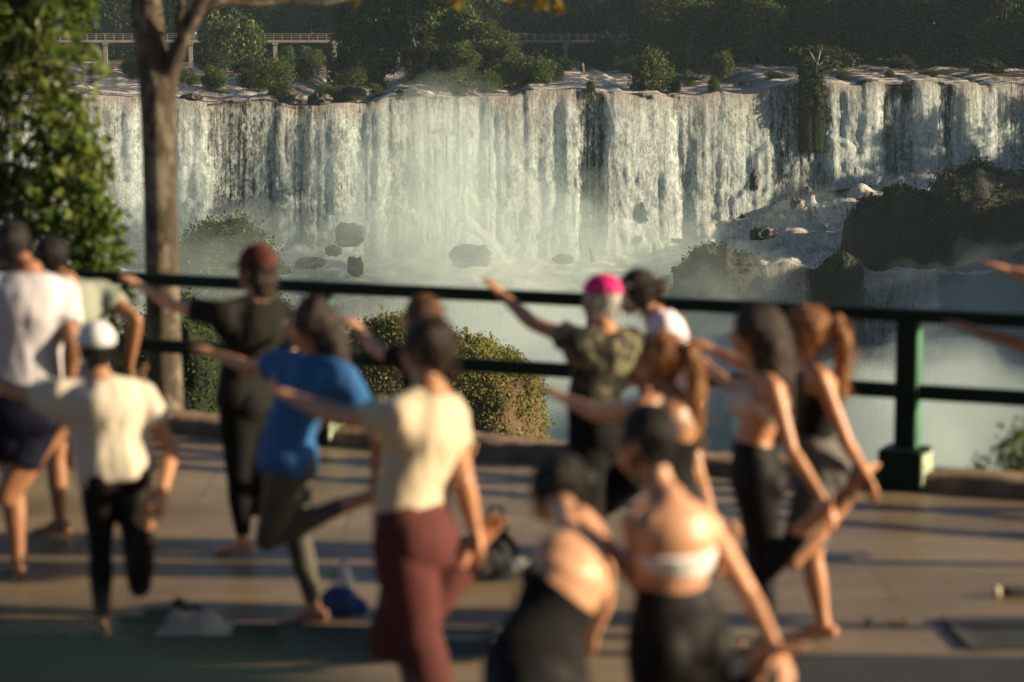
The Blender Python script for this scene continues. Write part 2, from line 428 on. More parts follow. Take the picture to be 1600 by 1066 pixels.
# --- falling water
q = NT('falling_water'); st = q.attr('st'); fl = q.attr('flow', 'Fac'); fall = q.attr('fall', 'Fac')
wob = q.n('VectorMath'); wob.operation = 'ADD'
strands = q.noise(q.scale(st, (1.7, 0.06, 1)), 1.0, 6, 0.66, 0.2)
fine = q.noise(q.scale(st, (4.2, 0.42, 1)), 1.0, 5, 0.7, 0.3)
lump = q.noise(q.scale(st, (0.9, 0.55, 1)), 1.0, 6, 0.70, 0.6); gran = q.noise(q.scale(st, (3.0, 1.7, 1)), 1.0, 5, 0.78, 0.5)
mixn = q.math('ADD', q.math('ADD', q.math('MULTIPLY', strands, 0.55), q.math('MULTIPLY', fine, 0.25)), q.math('ADD', q.math('MULTIPLY', lump, 0.22), q.math('MULTIPLY', gran, .30)))
thr = q.math('SUBTRACT', 0.815, q.math('MULTIPLY', fl, 0.42))
alpha = q.rng(mixn, q.math('SUBTRACT', thr, 0.07), q.math('ADD', thr, 0.10))
alpha = q.math('MULTIPLY', alpha, q.rng(fl, 0.03, 0.2))
tan = q.math('MULTIPLY', q.rng(fall, 0.0, 0.5, 0.6, 0.05), q.rng(q.noise(q.scale(st, (0.16, 0.02, 1)), 1.0, 3), 0.38, 0.62))
lipb = q.math('MULTIPLY', q.rng(fall, 0.0, 0.16, 1.0, 0.0), q.rng(strands, .35, .6, .35, 1.0))
tan = q.math('MAXIMUM', tan, lipb)
white = q.mix(q.rng(q.math('ADD', q.math('MULTIPLY', lump, .4), q.math('MULTIPLY', gran, .6)), 0.41, 0.59), (0.38, 0.44, 0.43), (0.82, 0.92, 0.92))
col = q.mix(q.math('MULTIPLY', tan, 0.8), white, q.mix(fine, (0.26, 0.18, 0.12), (0.60, 0.50, 0.38)))
q.set(Base_Color=col, Roughness=0.5, Specular_IOR_Level=0.3, Alpha=alpha)
q.bump(q.math('ADD', q.math('ADD', lump, q.math('MULTIPLY', gran, 0.5)), q.math('MULTIPLY', fine, 0.5)), 0.55, 0.5)
tr = q.n('BsdfTranslucent'); q.put(tr.inputs['Color'], col); tp = q.n('BsdfTransparent')
m1 = q.n('MixShader'); q.put(m1.inputs[0], 0.5); q.put(m1.inputs[1], q.b.outputs[0])
m2 = q.n('MixShader'); q.put(m2.inputs[0], alpha); q.put(m2.inputs[1], tp.outputs[0]); q.put(m2.inputs[2], tr.outputs[0]); q.put(m1.inputs[2], m2.outputs[0])
q.put(q.out.inputs['Surface'], m1.outputs[0]); M_FALL = q.m

def fall_mesh(x0, x1, dx, nt_, ztop, zbot, yfun, seed, out0, flowf, amp=1.0, fscale=1.0, brown=1.0):
    x = np.arange(x0, x1, dx); t = np.linspace(0, 1, nt_) ** 1.15
    Xc, T = np.meshgrid(x, t, indexing='ij'); xf = Xc.ravel(); tf = T.ravel()
    zt = ztop(xf); zb = zbot(xf); h = zt - zb
    drop = h * tf; fl = flowf(xf + 1.1 * fbm(np.stack([xf / 4, drop / 5, 0 * xf + seed], -1), 3, seed + 31) + .35 * drop / 20 * vnoise(np.stack([xf / 3, 0 * xf, 0 * xf], -1), 5))
    z = zt - drop
    wavy = 0.35 * fbm(np.stack([xf / 2.2, drop / 9, 0 * xf + seed], -1), 2, seed)
    xx = xf + wavy * tf
    col = fbm(np.stack([xx / 1.1, drop / 26, 0 * xf + 2], -1), 3, seed + 1)
    lum = fbm(np.stack([xx / 0.8, drop / 1.5, 0 * xf + 5], -1), 3, seed + 2)
    big = fbm(np.stack([xx / 4.5, drop / 40, 0 * xf], -1), 2, seed + 7)
    arc = np.minimum(1.9, 0.62 * np.sqrt(np.maximum(drop, 0) + 0.02))
    bulge = out0 + arc * (0.4 + 0.9 * fl) + amp * (0.5 * big + 0.28 * col) * sstep(0, .12, tf) + amp * 0.17 * lum * sstep(0.02, .2, tf) * (0.5 + tf)
    lt = .58 + .30 * fbm(np.stack([xf / 8, 0 * xf, 0 * xf + seed], -1), 2, seed + 11); lm = sstep(-.15, .25, fbm(np.stack([xf / 6, 0 * xf + 4, 0 * xf], -1), 2, 77))
    bulge = bulge + .8 * lm * sstep(lt - .02, lt + .05, tf) + .8 * sstep(lt + .18, lt + .25, tf) * (1 - lm)
    y = yfun(xf) + 0.35 - bulge
    me = np_mesh('fall', np.stack([xx, y, z], -1), grid_faces(len(x), nt_))
    a = me.attributes.new('st', 'FLOAT_VECTOR', 'POINT'); a.data.foreach_set('vector', np.stack([xx + seed * 7, drop, 0 * xf], -1).astype(np.float32).ravel())
    a = me.attributes.new('flow', 'FLOAT', 'POINT'); a.data.foreach_set('value', np.clip(fl * fscale, 0, 1).astype(np.float32))
    a = me.attributes.new('fall', 'FLOAT', 'POINT'); a.data.foreach_set('value', (tf * brown).astype(np.float32))
    return me
fo = lambda x: flow_at(x)
setting(link('waterfall', fall_mesh(-110, 116, 0.16, 110, lambda x: lip_z(x) + 0.12, lambda x: base_z(x) - 1.0, lip_y, 3, 0.0, fo), M_FALL))
setting(link('waterfall', fall_mesh(-110, 116, 0.22, 90, lambda x: lip_z(x) + 0.05, lambda x: base_z(x) - 1.0, lambda x: lip_y(x) - 0.5, 12, 0.25, lambda x: np.clip(fo(x) - 0.12, 0, 1), 1.25, 0.8), M_FALL))

# --- boiling rapids below the falls, stepping down to a second lip
LIP2PX = [0, 1040, 1060, 1190, 1200, 1330, 1340, 1460, 1600]
LIP2Y = [478, 462, 425, 420, 415, 425, 430, 425, 430]
D2 = 268.0
def lip2_y(x):
    return D2 + 5 * fbm(np.stack([np.asarray(x, float) / 13, 0 * x, 0 * x], -1), 3, 61)
def lip2_z(x): return CAMZ - (np.interp(px_at(x, D2), LIP2PX, LIP2Y) - 66) / FPX * D2
def rap_z(x, y):
    ya = lip2_y(x); yb = lip_y(x) - 1.5; t = np.clip((y - ya) / (yb - ya), 0, 1)
    z0 = lip2_z(x); z1 = base_z(x)
    tt = t + 0.22 * fbm(np.stack([x / 5, y / 5, 0 * x], -1), 3, 63)
    step = np.floor(tt * 5) / 5 + sstep(0.55, 1.0, (tt * 5) % 1) / 5
    return z0 + (z1 - z0) * np.clip(0.35 * tt + 0.65 * step, 0, 1.05) + 0.75 * fbm(np.stack([x / 2.6, y / 4.0, 0 * x], -1), 5, 64, .5) * (1 + .25 * sstep(15, 30, x)) + 0.16 * fbm(np.stack([x / 1.2, y / 2.0, 0 * x], -1), 3, 66, .5)
q = NT('white_rapids'); v = q.coord()
a = q.noise(q.scale(v, (0.5, 0.22, 0.5)), 1.0, 6, 0.68, 0.8); b_ = q.noise(v, 1.6, 5, 0.65)
gr = q.noise(q.scale(v, (2.6, 1.3, 2.6)), 1.0, 5, .78, .5)
f = q.math('ADD', q.math('ADD', q.math('MULTIPLY', a, 0.42), q.math('MULTIPLY', b_, 0.22)), q.math('MULTIPLY', gr, .38))
q.set(Base_Color=q.ramp(f, [(0.37, (0.08, 0.07, 0.055)), (0.45, (0.30, 0.25, 0.19)), (0.53, (0.60, 0.59, 0.55)), (0.60, (0.85, 0.88, 0.87))]), Roughness=0.5)
q.bump(f, .9, 0.6); tr = q.n('BsdfTranslucent'); q.put(tr.inputs['Color'], (.8, .8, .78)); ms = q.n('MixShader'); q.put(ms.inputs[0], .25); q.put(ms.inputs[1], q.b.outputs[0]); q.put(ms.inputs[2], tr.outputs[0]); q.put(q.out.inputs['Surface'], ms.outputs[0]); M_RAP = q.m
xr = np.arange(-95, 100, 0.28); tr_ = np.linspace(0, 1, 130)
Xr, Tr = np.meshgrid(xr, tr_, indexing='ij'); xf = Xr.ravel()
yf = lip2_y(xf) + (lip_y(xf) - 1.2 - lip2_y(xf)) * Tr.ravel()
setting(link('rapids_water', np_mesh('rapids', np.stack([xf, yf, rap_z(xf, yf)], -1), grid_faces(len(xr), 130)), M_RAP))
def flow2(x):
    return np.interp(px_at(x, D2), [0, 1040, 1052, 1064, 1070, 1185, 1192, 1262, 1270, 1290, 1296, 1340, 1360, 1452, 1462, 1480, 1700], [.6, .6, .62, .6, .02, .02, .66, .6, .1, .1, .6, .72, .5, .66, .5, .03, .03])
setting(link('cliff', cliff_mesh(-112, 118, 0.5, 50, lambda x: lip2_z(x) - 0.3, lambda x: 0 * x - 47, lambda x: lip2_y(x) + 0.4, 71, 1.3), M_CLIFF.m))
setting(link('waterfall', fall_mesh(-110, 116, 0.2, 80, lambda x: rap_z(x, lip2_y(x)) + 0.1, lambda x: 0 * x - 46, lip2_y, 23, 0.1, flow2, 1.1, 1.0, .3), M_FALL))

# short middle cascades stepping down the right-hand slope
def step_fall(x0, x1, Y, ya, yb, y2, flow, seed):
    zt = lambda x: CAMZ - (np.interp(x, [x0, x1], [ya, yb]) - 66) / FPX * Y + .5 * fbm(np.stack([x / 2.0, 0 * x, 0 * x + seed], -1), 3, seed)
    zb = lambda x: 0 * x + CAMZ - (y2 - 66) / FPX * Y
    yf_ = lambda x: Y + 2.5 * fbm(np.stack([x / 4.0, 0 * x, 0 * x + 2 * seed], -1), 3, seed)
    fl = lambda x: np.clip(flow + .35 * fbm(np.stack([x / 2.5, 0 * x, 0 * x], -1), 2, seed + 2), .05, 1) * sstep(x0, x0 + 1.5, x) * sstep(x1, x1 - 1.5, x)
    setting(link('waterfall', fall_mesh(x0, x1, .14, 50, zt, zb, yf_, seed, .1, fl, 1.5, 1.0, .6), M_FALL))
step_fall(22.0, 43.0, 292, 350, 308, 385, .72, 81)
step_fall(20.0, 41.0, 284, 392, 352, 418, .70, 85)
step_fall(24.0, 39.0, 276, 420, 392, 440, .68, 89)

# --- haze and spray
def volmat(name, col, dens, an=0.0):
    m = bpy.data.materials.new(name); m.use_nodes = True; t = m.node_tree; t.nodes.clear()
    o = t.nodes.new('ShaderNodeOutputMaterial'); p = t.nodes.new('ShaderNodeVolumePrincipled')
    p.inputs['Color'].default_value = col + (1,); p.inputs['Density'].default_value = dens; p.inputs['Anisotropy'].default_value = an
    t.links.new(p.outputs[0], o.inputs['Volume']); return m
HB = MB(); HB.box((0, 420, 10), (1000, 1100, 150)); hz = HB.build('haze', volmat('haze_air', (0.62, 0.88, 0.95), 0.00009, 0.0)); hz['kind'] = 'stuff'
def mist(px, py, Y, rx, ry, rz, dens, seed, name='spray_mist'):
    c = at(px, py, Y); b = MB().ball((0, 0, 0), 1.0, n=40, m=24); V = np.array(b.v)
    d = 1 + 0.6 * fbm(V * 1.6, 3, seed) + 0.2 * fbm(V * 5, 2, seed + 9)
    b.v = [tuple(p) for p in V * d[:, None] * np.array([rx, ry, rz])]
    o = b.build(name, volmat('mist_air', (0.84, 1.0, 0.97), dens)); o.location = c; o['kind'] = 'stuff'; return o
rm = np.random.default_rng(5); PUFFS = []
def plume(n, px, py, Y, sx, sy, sY, r0, r1, dens):
    for _ in range(n):
        r = rm.uniform(r0, r1); PUFFS.append((px + rm.normal() * sx, py + rm.normal() * sy, Y + rm.normal() * sY, r * rm.uniform(.9, 1.4), r * .9, r * rm.uniform(.8, 1.2), dens * rm.uniform(.6, 1.3)))
plume(14, 690, 320, 284, 60, 50, 4, 4, 8, .011)
plume(6, 655, 225, 291, 26, 36, 2, 3, 6, .011)
plume(18, 740, 410, 273, 150, 26, 6, 5, 9, .018)
plume(12, 480, 405, 274, 90, 18, 5, 4, 7, .011)
plume(5, 230, 330, 280, 40, 30, 4, 4, 7, .010)
plume(9, 1010, 395, 278, 90, 18, 5, 3, 6, .009)
plume(3, 1120, 440, 262, 40, 14, 2, 3, 5, .016)
plume(2, 330, 420, 168, 30, 15, 3, 4, 6, .016)
plume(12, 760, 640, 240, 190, 35, 8, 8, 13, .020)
plume(10, 1380, 690, 214, 130, 22, 8, 7, 10, .021)
plume(5, 1080, 560, 238, 60, 22, 5, 4, 7, .014)
plume(4, 1180, 410, 280, 30, 18, 4, 2, 4, .010)
plume(4, 1250, 600, 240, 60, 20, 5, 4, 7, .010)
plume(5, 1520, 500, 240, 70, 30, 3, 5, 8, .009)
plume(4, 300, 600, 236, 70, 30, 8, 8, 13, .016)
plume(8, 1250, 350, 292, 90, 16, 2, 2, 5, .008)
for k, a_ in enumerate(PUFFS): mist(*a_, seed=100 + k)
# ------------------------------------------------------------------ rocks, islands, bushes, far trees, bridge
RG = np.random.default_rng(7)
def rock_mesh(rx, ry, rz, seed, n=36):
    b = MB().ball((0, 0, 0), 1.0, n=n, m=n // 2); V = np.array(b.v)
    d = 1 + 0.75 * fbm(V * 1.5 + seed, 5, seed, .6) - 0.3 * np.abs(fbm(V * 2.6 + seed, 3, seed + 8)) + 0.08 * np.sign(fbm(V * 3 + seed, 2, seed + 4))
    V = V * d[:, None]; V = np.sign(V) * np.abs(V) ** 0.85
    b.v = [tuple(p) for p in V * np.array([rx, ry, rz])]; return b
def boulder(label, px, py, Y, rx, rz, seed, group='boulders in the falls', mat=None):
    if group == 'boulders in the falls': Y = Y + SLANT * (px - 800) / FPX * Y
    c = at(px, py, Y) - np.array([0, 0, .28 * rz]); b = rock_mesh(rx * 1.1, rx * 0.8, rz * .8, seed, 56); o = b.build('boulder', mat or M_CLIFF.m); o.location = c
    return tag(o, label, 'boulder', group)
M_DARK = mat_surface('dark_brown_rock', (0.008, 0.009, 0.006), (0.026, 0.025, 0.017), .7, .5, 1.0, 2.5, .35, .3)
M_BROWN = mat_surface('dry_brown_rock', (0.05, 0.032, 0.018), (0.15, 0.10, 0.055), .9, .8, .8, 4.0, .2, .2, (1, 1, .3))
# vegetated rock islands: rock body with a mat of plants as its part
def island(name, label, prof, Y, depth, leafmat, seed, leaf=0.35, n=6000, zbot=-50, zveg=-100, cat='rock island', bushes=(), lobe=0.8, droop=0.0, group=None, wisps=(), rockmat=None, gap=-.06, flare=0.0):
    """prof: skyline pixels from left to right"""
    prof = np.array(prof, float); rg = np.random.default_rng(seed)
    pts = np.array([at(p[0], p[1], Y) for p in prof]); xs_ = np.linspace(pts[0, 0], pts[-1, 0], 60); zs = np.interp(xs_, pts[:, 0], pts[:, 2]); wd_ = pts[-1, 0] - pts[0, 0]; zs = zs + wd_ * .07 * fbm(np.stack([xs_ / wd_ * 7, 0 * xs_ + seed, 0 * xs_], -1), 3, seed)
    wid = xs_[-1] - xs_[0]; base = np.array([xs_.mean(), Y, zbot])
    root = thing(name, label, cat, base, group)
    m = 40; th = np.linspace(0, math.pi, m)   # front to back section
    u = (xs_ - xs_[0]) / wid
    prof_d = depth * np.sqrt(np.maximum(1 - (2 * u - 1) ** 4, 0.02))
    V = []
    for i in range(60):
        for a in th:
            yy = Y - prof_d[i] * math.cos(a)
            kk = abs(math.sin(a)) ** 0.28
            V.append((xs_[i], yy, zbot + (zs[i] - zbot) * kk))
    V = np.array(V); lowf = np.clip((zs.max() - V[:, 2]) / (zs.max() - zbot), 0, 1) ** 1.3 * flare
    V[:, 0] += (V[:, 0] - xs_.mean()) * lowf; V[:, 1] += (V[:, 1] - Y) * lowf * 1.5
    V[:, 1] += 0.25 * depth * fbm(V / (depth * 0.7), 3, seed); V[:, 0] += 0.18 * depth * fbm(V / (depth * 0.6) + 9, 3, seed + 1)
    V[:, 2] += 0.07 * depth * fbm(V / (depth * 0.35), 3, seed + 2)
    rockm = np_mesh('rock', V - base, grid_faces(60, m)); link('rock', rockm, rockmat or M_MOSS, root)
    # leaves over the faces
    sel = V[(V[:, 1] < Y + depth * 0.9) & (V[:, 2] > zveg)]
    k = sel[rg.integers(0, len(sel), n // 6)]
    k = k[fbm(k / (depth * 0.22), 3, seed + 5) > gap]
    P = np.repeat(k, 8, 0) + rg.normal(size=(len(k) * 8, 3)) * lobe * np.array([1, .6, .8])
    for (bx, by, br) in bushes:
        c = at(bx, by, Y); rr = br / FPX * Y
        p2, _ = crown_pts([(c[0], c[1], c[2], rr, rr, rr)], 240, 12, rr * 0.16, rg, 0.3); P = np.concatenate([P, p2])
    for (bx, by, br) in wisps:
        sb = MB()
        c = at(bx, by, Y) - base; rr = br / FPX * Y
        for _ in range(16):
            e = c + rg.normal(size=3) * rr * np.array([.55, .3, .45]); g_ = c - np.array([0, 0, rr * 1.3]); sb.loft([g_, (g_ + e) / 2 + rg.normal(size=3) * rr * .1, e], [.02 * rr / .6, .012 * rr / .6, .005], n=5)
            P = np.concatenate([P, base + e + rg.normal(size=(12, 3)) * rr * .13])
        sb.build('twig', BARK_FAR, root)
    foliage('foliage', P - base, leaf, leafmat, rg, root, 0.35, 0.55, droop)
    return root
island('rock_island', 'dark tree covered rock island right of the falls foot', [(1318, 420), (1326, 345), (1350, 305), (1400, 292), (1440, 312), (1462, 308), (1480, 262), (1520, 244), (1560, 275), (1600, 290), (1690, 280), (1760, 300)], 280, 9.0, LEAF_FAR, 301, 0.42, 14000, lobe=0.5, zbot=-36, rockmat=M_DARK, gap=-.02,
       bushes=((1525, 282, 34), (1490, 300, 24), (1570, 310, 34), (1400, 312, 22), (1360, 325, 18), (1440, 320, 20)))
island('rock_island', 'hazy green round rock island behind the forked tree trunk', [(262, 470), (275, 400), (300, 370), (335, 352), (370, 345), (400, 360), (412, 390), (416, 470)], 190, 4.5, LEAF_OLIVE, 302, 0.3, 12000, lobe=0.5, flare=1.6,
       bushes=((330, 372, 20), (372, 362, 18), (295, 395, 18), (345, 420, 22), (300, 450, 22)))
island('rock_island', 'small vegetated rock island in the middle of the lower falls', [(1050, 480), (1055, 418), (1072, 394), (1100, 386), (1130, 390), (1160, 393), (1184, 400), (1191, 430), (1194, 480)], 266, 3.5, LEAF_FAR, 303, 0.36, 3200, lobe=0.3, rockmat=M_DARK, gap=0)
island('rock_island', 'low dark mossy rock by the left foot of the big island', [(1266, 450), (1275, 420), (1295, 402), (1325, 396), (1345, 410), (1350, 450)], 264, 2.0, LEAF_FAR, 304, 0.34, 1500, lobe=0.3, rockmat=M_DARK, gap=.1)
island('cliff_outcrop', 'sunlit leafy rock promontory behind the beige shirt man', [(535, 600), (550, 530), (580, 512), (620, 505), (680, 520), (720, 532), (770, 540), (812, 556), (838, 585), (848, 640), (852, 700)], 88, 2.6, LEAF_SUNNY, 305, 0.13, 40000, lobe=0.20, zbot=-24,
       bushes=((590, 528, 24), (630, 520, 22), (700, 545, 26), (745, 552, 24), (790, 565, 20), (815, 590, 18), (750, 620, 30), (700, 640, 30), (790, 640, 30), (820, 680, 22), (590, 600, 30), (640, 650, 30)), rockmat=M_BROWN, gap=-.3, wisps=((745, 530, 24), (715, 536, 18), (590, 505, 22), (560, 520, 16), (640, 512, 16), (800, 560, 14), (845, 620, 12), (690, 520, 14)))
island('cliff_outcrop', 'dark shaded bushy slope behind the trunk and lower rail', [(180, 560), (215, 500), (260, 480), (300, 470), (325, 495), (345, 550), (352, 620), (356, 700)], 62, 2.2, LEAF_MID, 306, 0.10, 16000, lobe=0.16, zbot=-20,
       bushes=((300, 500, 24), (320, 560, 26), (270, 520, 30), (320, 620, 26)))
# dark rock spur that splits the falls, with its small pale tree
island('cliff_outcrop', 'dark mossy rock spur splitting the right part of the falls', [(1244, 215), (1250, 140), (1258, 120), (1266, 116), (1280, 124), (1286, 150), (1289, 190)], 308.5, 1.3, LEAF_FAR, 307, 0.34, 4000, lobe=0.35, zbot=-11, bushes=((1262, 140, 12), (1270, 165, 12), (1264, 190, 9)))

for a_ in [('dark boulder in the spray left of the cap, largest of its cluster', 547, 362, 284, 1.5, 1.7, 1),
           ('small dark boulder below the largest one in the spray', 520, 388, 280, 0.8, 0.8, 2),
           ('low dark boulder ledge among white rapids on the left', 485, 408, 277, 1.6, 0.9, 3),
           ('dim boulder half lost in mist near the blue shirt', 556, 412, 275, 0.8, 1.3, 4),
           ('pale misty boulder behind the spray at the centre', 735, 395, 282, 2.2, 1.6, 5),
           ('tall dark rock pillar standing in the right cascade', 1178, 278, 293, 0.5, 1.6, 6),
           ('broad wet rock under the pillar with water running over', 1196, 370, 282, 1.5, 2.2, 7),
           ('slim wet rock in foam right of the broad wet one', 1244, 318, 288, 0.7, 1.2, 8),
           ('dark wet rock in foam left of the big island', 1270, 335, 285, 0.8, 1.3, 9),
           ('small rock topped with moss above the lower cascade', 1210, 405, 272, 1.0, 0.8, 10),
           ('low rock beside the moss topped one', 1255, 408, 272, 0.9, 0.5, 11),
           ('small wet rock in foam just right of the slim one', 1262, 296, 290, .5, .7, 13),
           ('narrow dark rock fin in the cascade left of the broad wet rock', 1160, 345, 286, .5, 1.3, 14),
           ('tiny dark rock in white churn below the broad wet rock', 1185, 398, 276, .6, .5, 15),
           ('jagged rock in spray left of the driftwood stump', 880, 402, 276, 1.0, .7, 16),
           ('flat wet rock half under foam by the brown cap', 440, 420, 273, 1.3, .5, 17),
           ('flat dark rock at the pillar foot in foam', 1060, 375, 284, 0.9, 0.35, 12)]:
    boulder(*a_)
stump = MB(); c = at(924, 398, 276)
stump.loft([c + np.array(p) for p in ((0.1, 0, -.6), (0.05, 0, 0), (-.12, 0, .45), (-.2, 0, .8), (-.3, 0, .95))], [.3, .22, .16, .1, .05])
tag(stump.build('driftwood_stump', M_CLIFF.m), 'thin dark stump sticking up from misty rapids', 'stump')
c = at(909, 108, 372); tag(MB().loft([c + np.array(p) for p in ((0, 0, -1), (0.05, 0, 0), (0, 0, .7))], [.5, .42, .36]).build('driftwood_stump', M_CLIFF.m), 'short dark stump standing in the calm upper river', 'stump')
# rocks along the lip
for i, (px, py, rx, rz, lab) in enumerate([(300, 150, 1.2, .5, 'flat brown rock on the lip right of the trunk'), (452, 150, 1.3, .9, 'brown rock ledge on the lip under the grassy bushes'), (500, 152, 1.2, 1.0, 'dark rock on the lip between thin side falls'),
        (560, 140, 1.6, .8, 'rounded brown rock below the pair of round bushes'), (640, 142, 1.6, .7, 'low rock on the lip at the foot of the tall trees'), (725, 143, 1.4, .8, 'broken rock on the lip right of the tall trees'),
        (830, 142, 0.9, .5, 'dark slab on the lip left of the foaming step'), (1000, 150, 1.6, .8, 'dark rock under the big round bush on the lip'), (1080, 120, 1.6, .4, 'low flat rock in the river right of the round bush'),
        (1355, 128, 1.3, .7, 'brown boulder on the lip right of the pale tree'), (1420, 135, .9, .8, 'dark boulder with grass above a dry gap'), (1485, 140, .9, .8, 'black boulder on the lip near the right edge'), (1450, 133, 1.0, .3, 'thin flat rock on the lip between two boulders'),
        (1165, 128, .9, .5, 'dark rock behind the small second step'), (920, 147, 0.5, .7, 'narrow rock with a tuft splitting the centre falls')]):
    Yl = float(lip_y(np.array([at(px, py, 301)[0]]))[0]) + 0.6 + max(0, 138 - py) * 0.25
    boulder(lab, px, py, Yl, rx, rz, 50 + i, 'rocks along the lip', M_CLIFF.m)

# bushes on the upper river: three shapes of one kind
def bush_meshes(seed, n, per, leaf):
    rg = np.random.default_rng(seed)
    lobes = [(0, 0, .45, .75, .7, .5)] + [(rg.uniform(-.6, .6), rg.uniform(-.4, .4), rg.uniform(.3, .8), rg.uniform(.25, .45), .35, rg.uniform(.22, .4)) for _ in range(6)]
    P, C = crown_pts(lobes, n, per, 0.075, rg, 0.45, gap=0.32, gscale=0.3, seed=seed); P = P[P[:, 2] > -0.05]
    V, F = leaf_quads(P, leaf * (0.6 + 0.8 * rg.random(len(P))), rg, 0.35, 0.55); fm = np_mesh('foliage', V, F, False)
    b = MB()
    for k in range(9):
        c = C[rg.integers(len(C))]; b.loft([(c[0] * .1, c[1] * .1, -0.25), c * np.array([.45, .45, .5]), c], [.03, .02, .008], n=6)
    return fm, b.mesh('stems')
def settle(c):
    g = float(river_z(np.array([c[0]]), np.array([c[1]]))[0])
    return np.array([c[0], c[1], min(c[2], g + .05)])
BUSH = [bush_meshes(400 + i, 420, 9, 0.10) for i in range(4)]
for fm, sm in BUSH: sm.materials.append(BARK_FAR)
BM = {'olive': LEAF_OLIVE, 'far': LEAF_FAR, 'mid': LEAF_MID}
BUSHC = {}
def bush(label, px, py, Y, wpx, hpx, mat, k, group='bushes on the upper river'):
    Y = Y + SLANT * (px - 800) / FPX * Y; wpx = wpx * 1.2; hpx = hpx * 1.2
    c = settle(at(px, py, Y)); s = wpx / FPX * Y / 2; h = hpx / FPX * Y
    r = thing('bush', label, 'bush', c, group); r.scale = (s, s, h); r.rotation_euler = (0, 0, k * 1.7)
    key = (k % 4, mat)
    if key not in BUSHC:
        fm = BUSH[k % 4][0].copy(); fm.materials.append(BM[mat]); BUSHC[key] = fm
    link('foliage', BUSHC[key], None, r); link('stem', BUSH[k % 4][1], None, r)
    return r
for i, a_ in enumerate([
    ('large olive bush in front of the left footbridge', 365, 106, 400, 110, 66, 'olive'),
    ('dark low bush at the foot of the large olive bush', 330, 106, 392, 60, 26, 'far'),
    ('dark low bush right of the large olive bush', 400, 110, 385, 70, 22, 'far'),
    ('brownish bush under the footbridge between two piers', 448, 88, 440, 30, 22, 'olive'),
    ('round green bush beside the second bridge pier', 487, 90, 435, 46, 26, 'olive'),
    ('dark spreading bush below the bridge piers', 475, 114, 360, 60, 26, 'far'),
    ('grassy bush on the lip above thin strands', 425, 138, 318, 80, 40, 'olive'),
    ('small grassy tuft below the grassy bush', 440, 156, 303, 40, 22, 'mid'),
    ('small olive tuft right of the trunk on the river', 338, 138, 325, 44, 28, 'olive'),
    ('tiny green tuft left of the olive tuft', 303, 134, 330, 22, 12, 'mid'),
    ('bright green mound on the lip below the tall trees', 545, 160, 304, 46, 22, 'mid'),
    ('round bush left of the tall trees at water level', 552, 136, 322, 52, 30, 'olive'),
    ('round green bush touching the tall trees on their left', 590, 132, 325, 34, 26, 'mid'),
    ('pale green bush below the tall trees on the lip', 765, 145, 310, 44, 26, 'mid'),
    ('wide olive bush right of the tall trees', 830, 138, 320, 90, 46, 'olive'),
    ('small dark bush at the end of the wide olive one', 868, 134, 325, 34, 24, 'far'),
    ('dark tuft hanging over the dark gap at centre', 923, 158, 300, 18, 28, 'mid'),
    ('big round bush alone on the lip right of centre', 1020, 150, 308, 84, 54, 'olive'),
    ('small bush leaning on the big round lip bush', 1052, 146, 308, 24, 24, 'far'),
    ('hazy bush standing beside the right bridge pier', 942, 106, 400, 66, 36, 'far'),
    ('tall grassy bush in the river right of the big round bush', 1128, 120, 345, 40, 34, 'olive'),
    ('small fern tuft on the step under the grassy bush', 1115, 146, 304, 22, 20, 'mid'),
    ('flat dark bush left of the pale small tree', 1215, 128, 312, 36, 14, 'far'),
    ('dark shrub at the foot of the pale small tree', 1268, 128, 303, 50, 30, 'far'),
    ('low bush on the far bank right of the pale tree', 1395, 116, 350, 70, 22, 'far'),
    ('tiny tuft on a boulder near the right lip', 1390, 124, 312, 18, 12, 'mid'),
    ('dark bush hanging beside the black gap on the right', 1418, 160, 300, 26, 28, 'far'),
    ('dark hedge like bush below the pale small tree behind', 1300, 118, 345, 80, 34, 'far'),
    ('small round bush just left of the first bridge pier', 205, 108, 360, 40, 22, 'far'),
    ('brown shrub among brown rocks at the lip', 585, 146, 312, 30, 18, 'olive'),
    ('low olive shrub on the lip right behind the trunk fork', 288, 128, 340, 40, 20, 'olive'),
    ('dark shrub left of the grassy lip bush', 390, 132, 330, 46, 24, 'far'),
    ('small green tuft between the thin side falls', 505, 150, 310, 30, 20, 'mid'),
    ('leafy shrub on the rock ledge below the round bush pair', 520, 162, 305, 40, 20, 'olive'),
    ('hazy shrub at the foot of the tall islet trees', 690, 146, 312, 70, 26, 'far'),
    ('low shrub in midstream left of the stump', 880, 112, 360, 36, 16, 'far'),
    ('low shrub in midstream right of the hazy bridge bush', 985, 112, 370, 44, 20, 'far'),
    ('grass tuft right behind the big round lip bush', 1075, 124, 330, 30, 16, 'olive'),
    ('small bush on the lip between the two right boulders', 1450, 128, 318, 34, 16, 'far'),
    ('dark bush on the lip at the right picture edge', 1540, 124, 325, 60, 24, 'far'),
    ('green tuft on the lip right of the mossy spur', 1318, 128, 314, 26, 14, 'mid')]):
    bush(*a_, k=i)

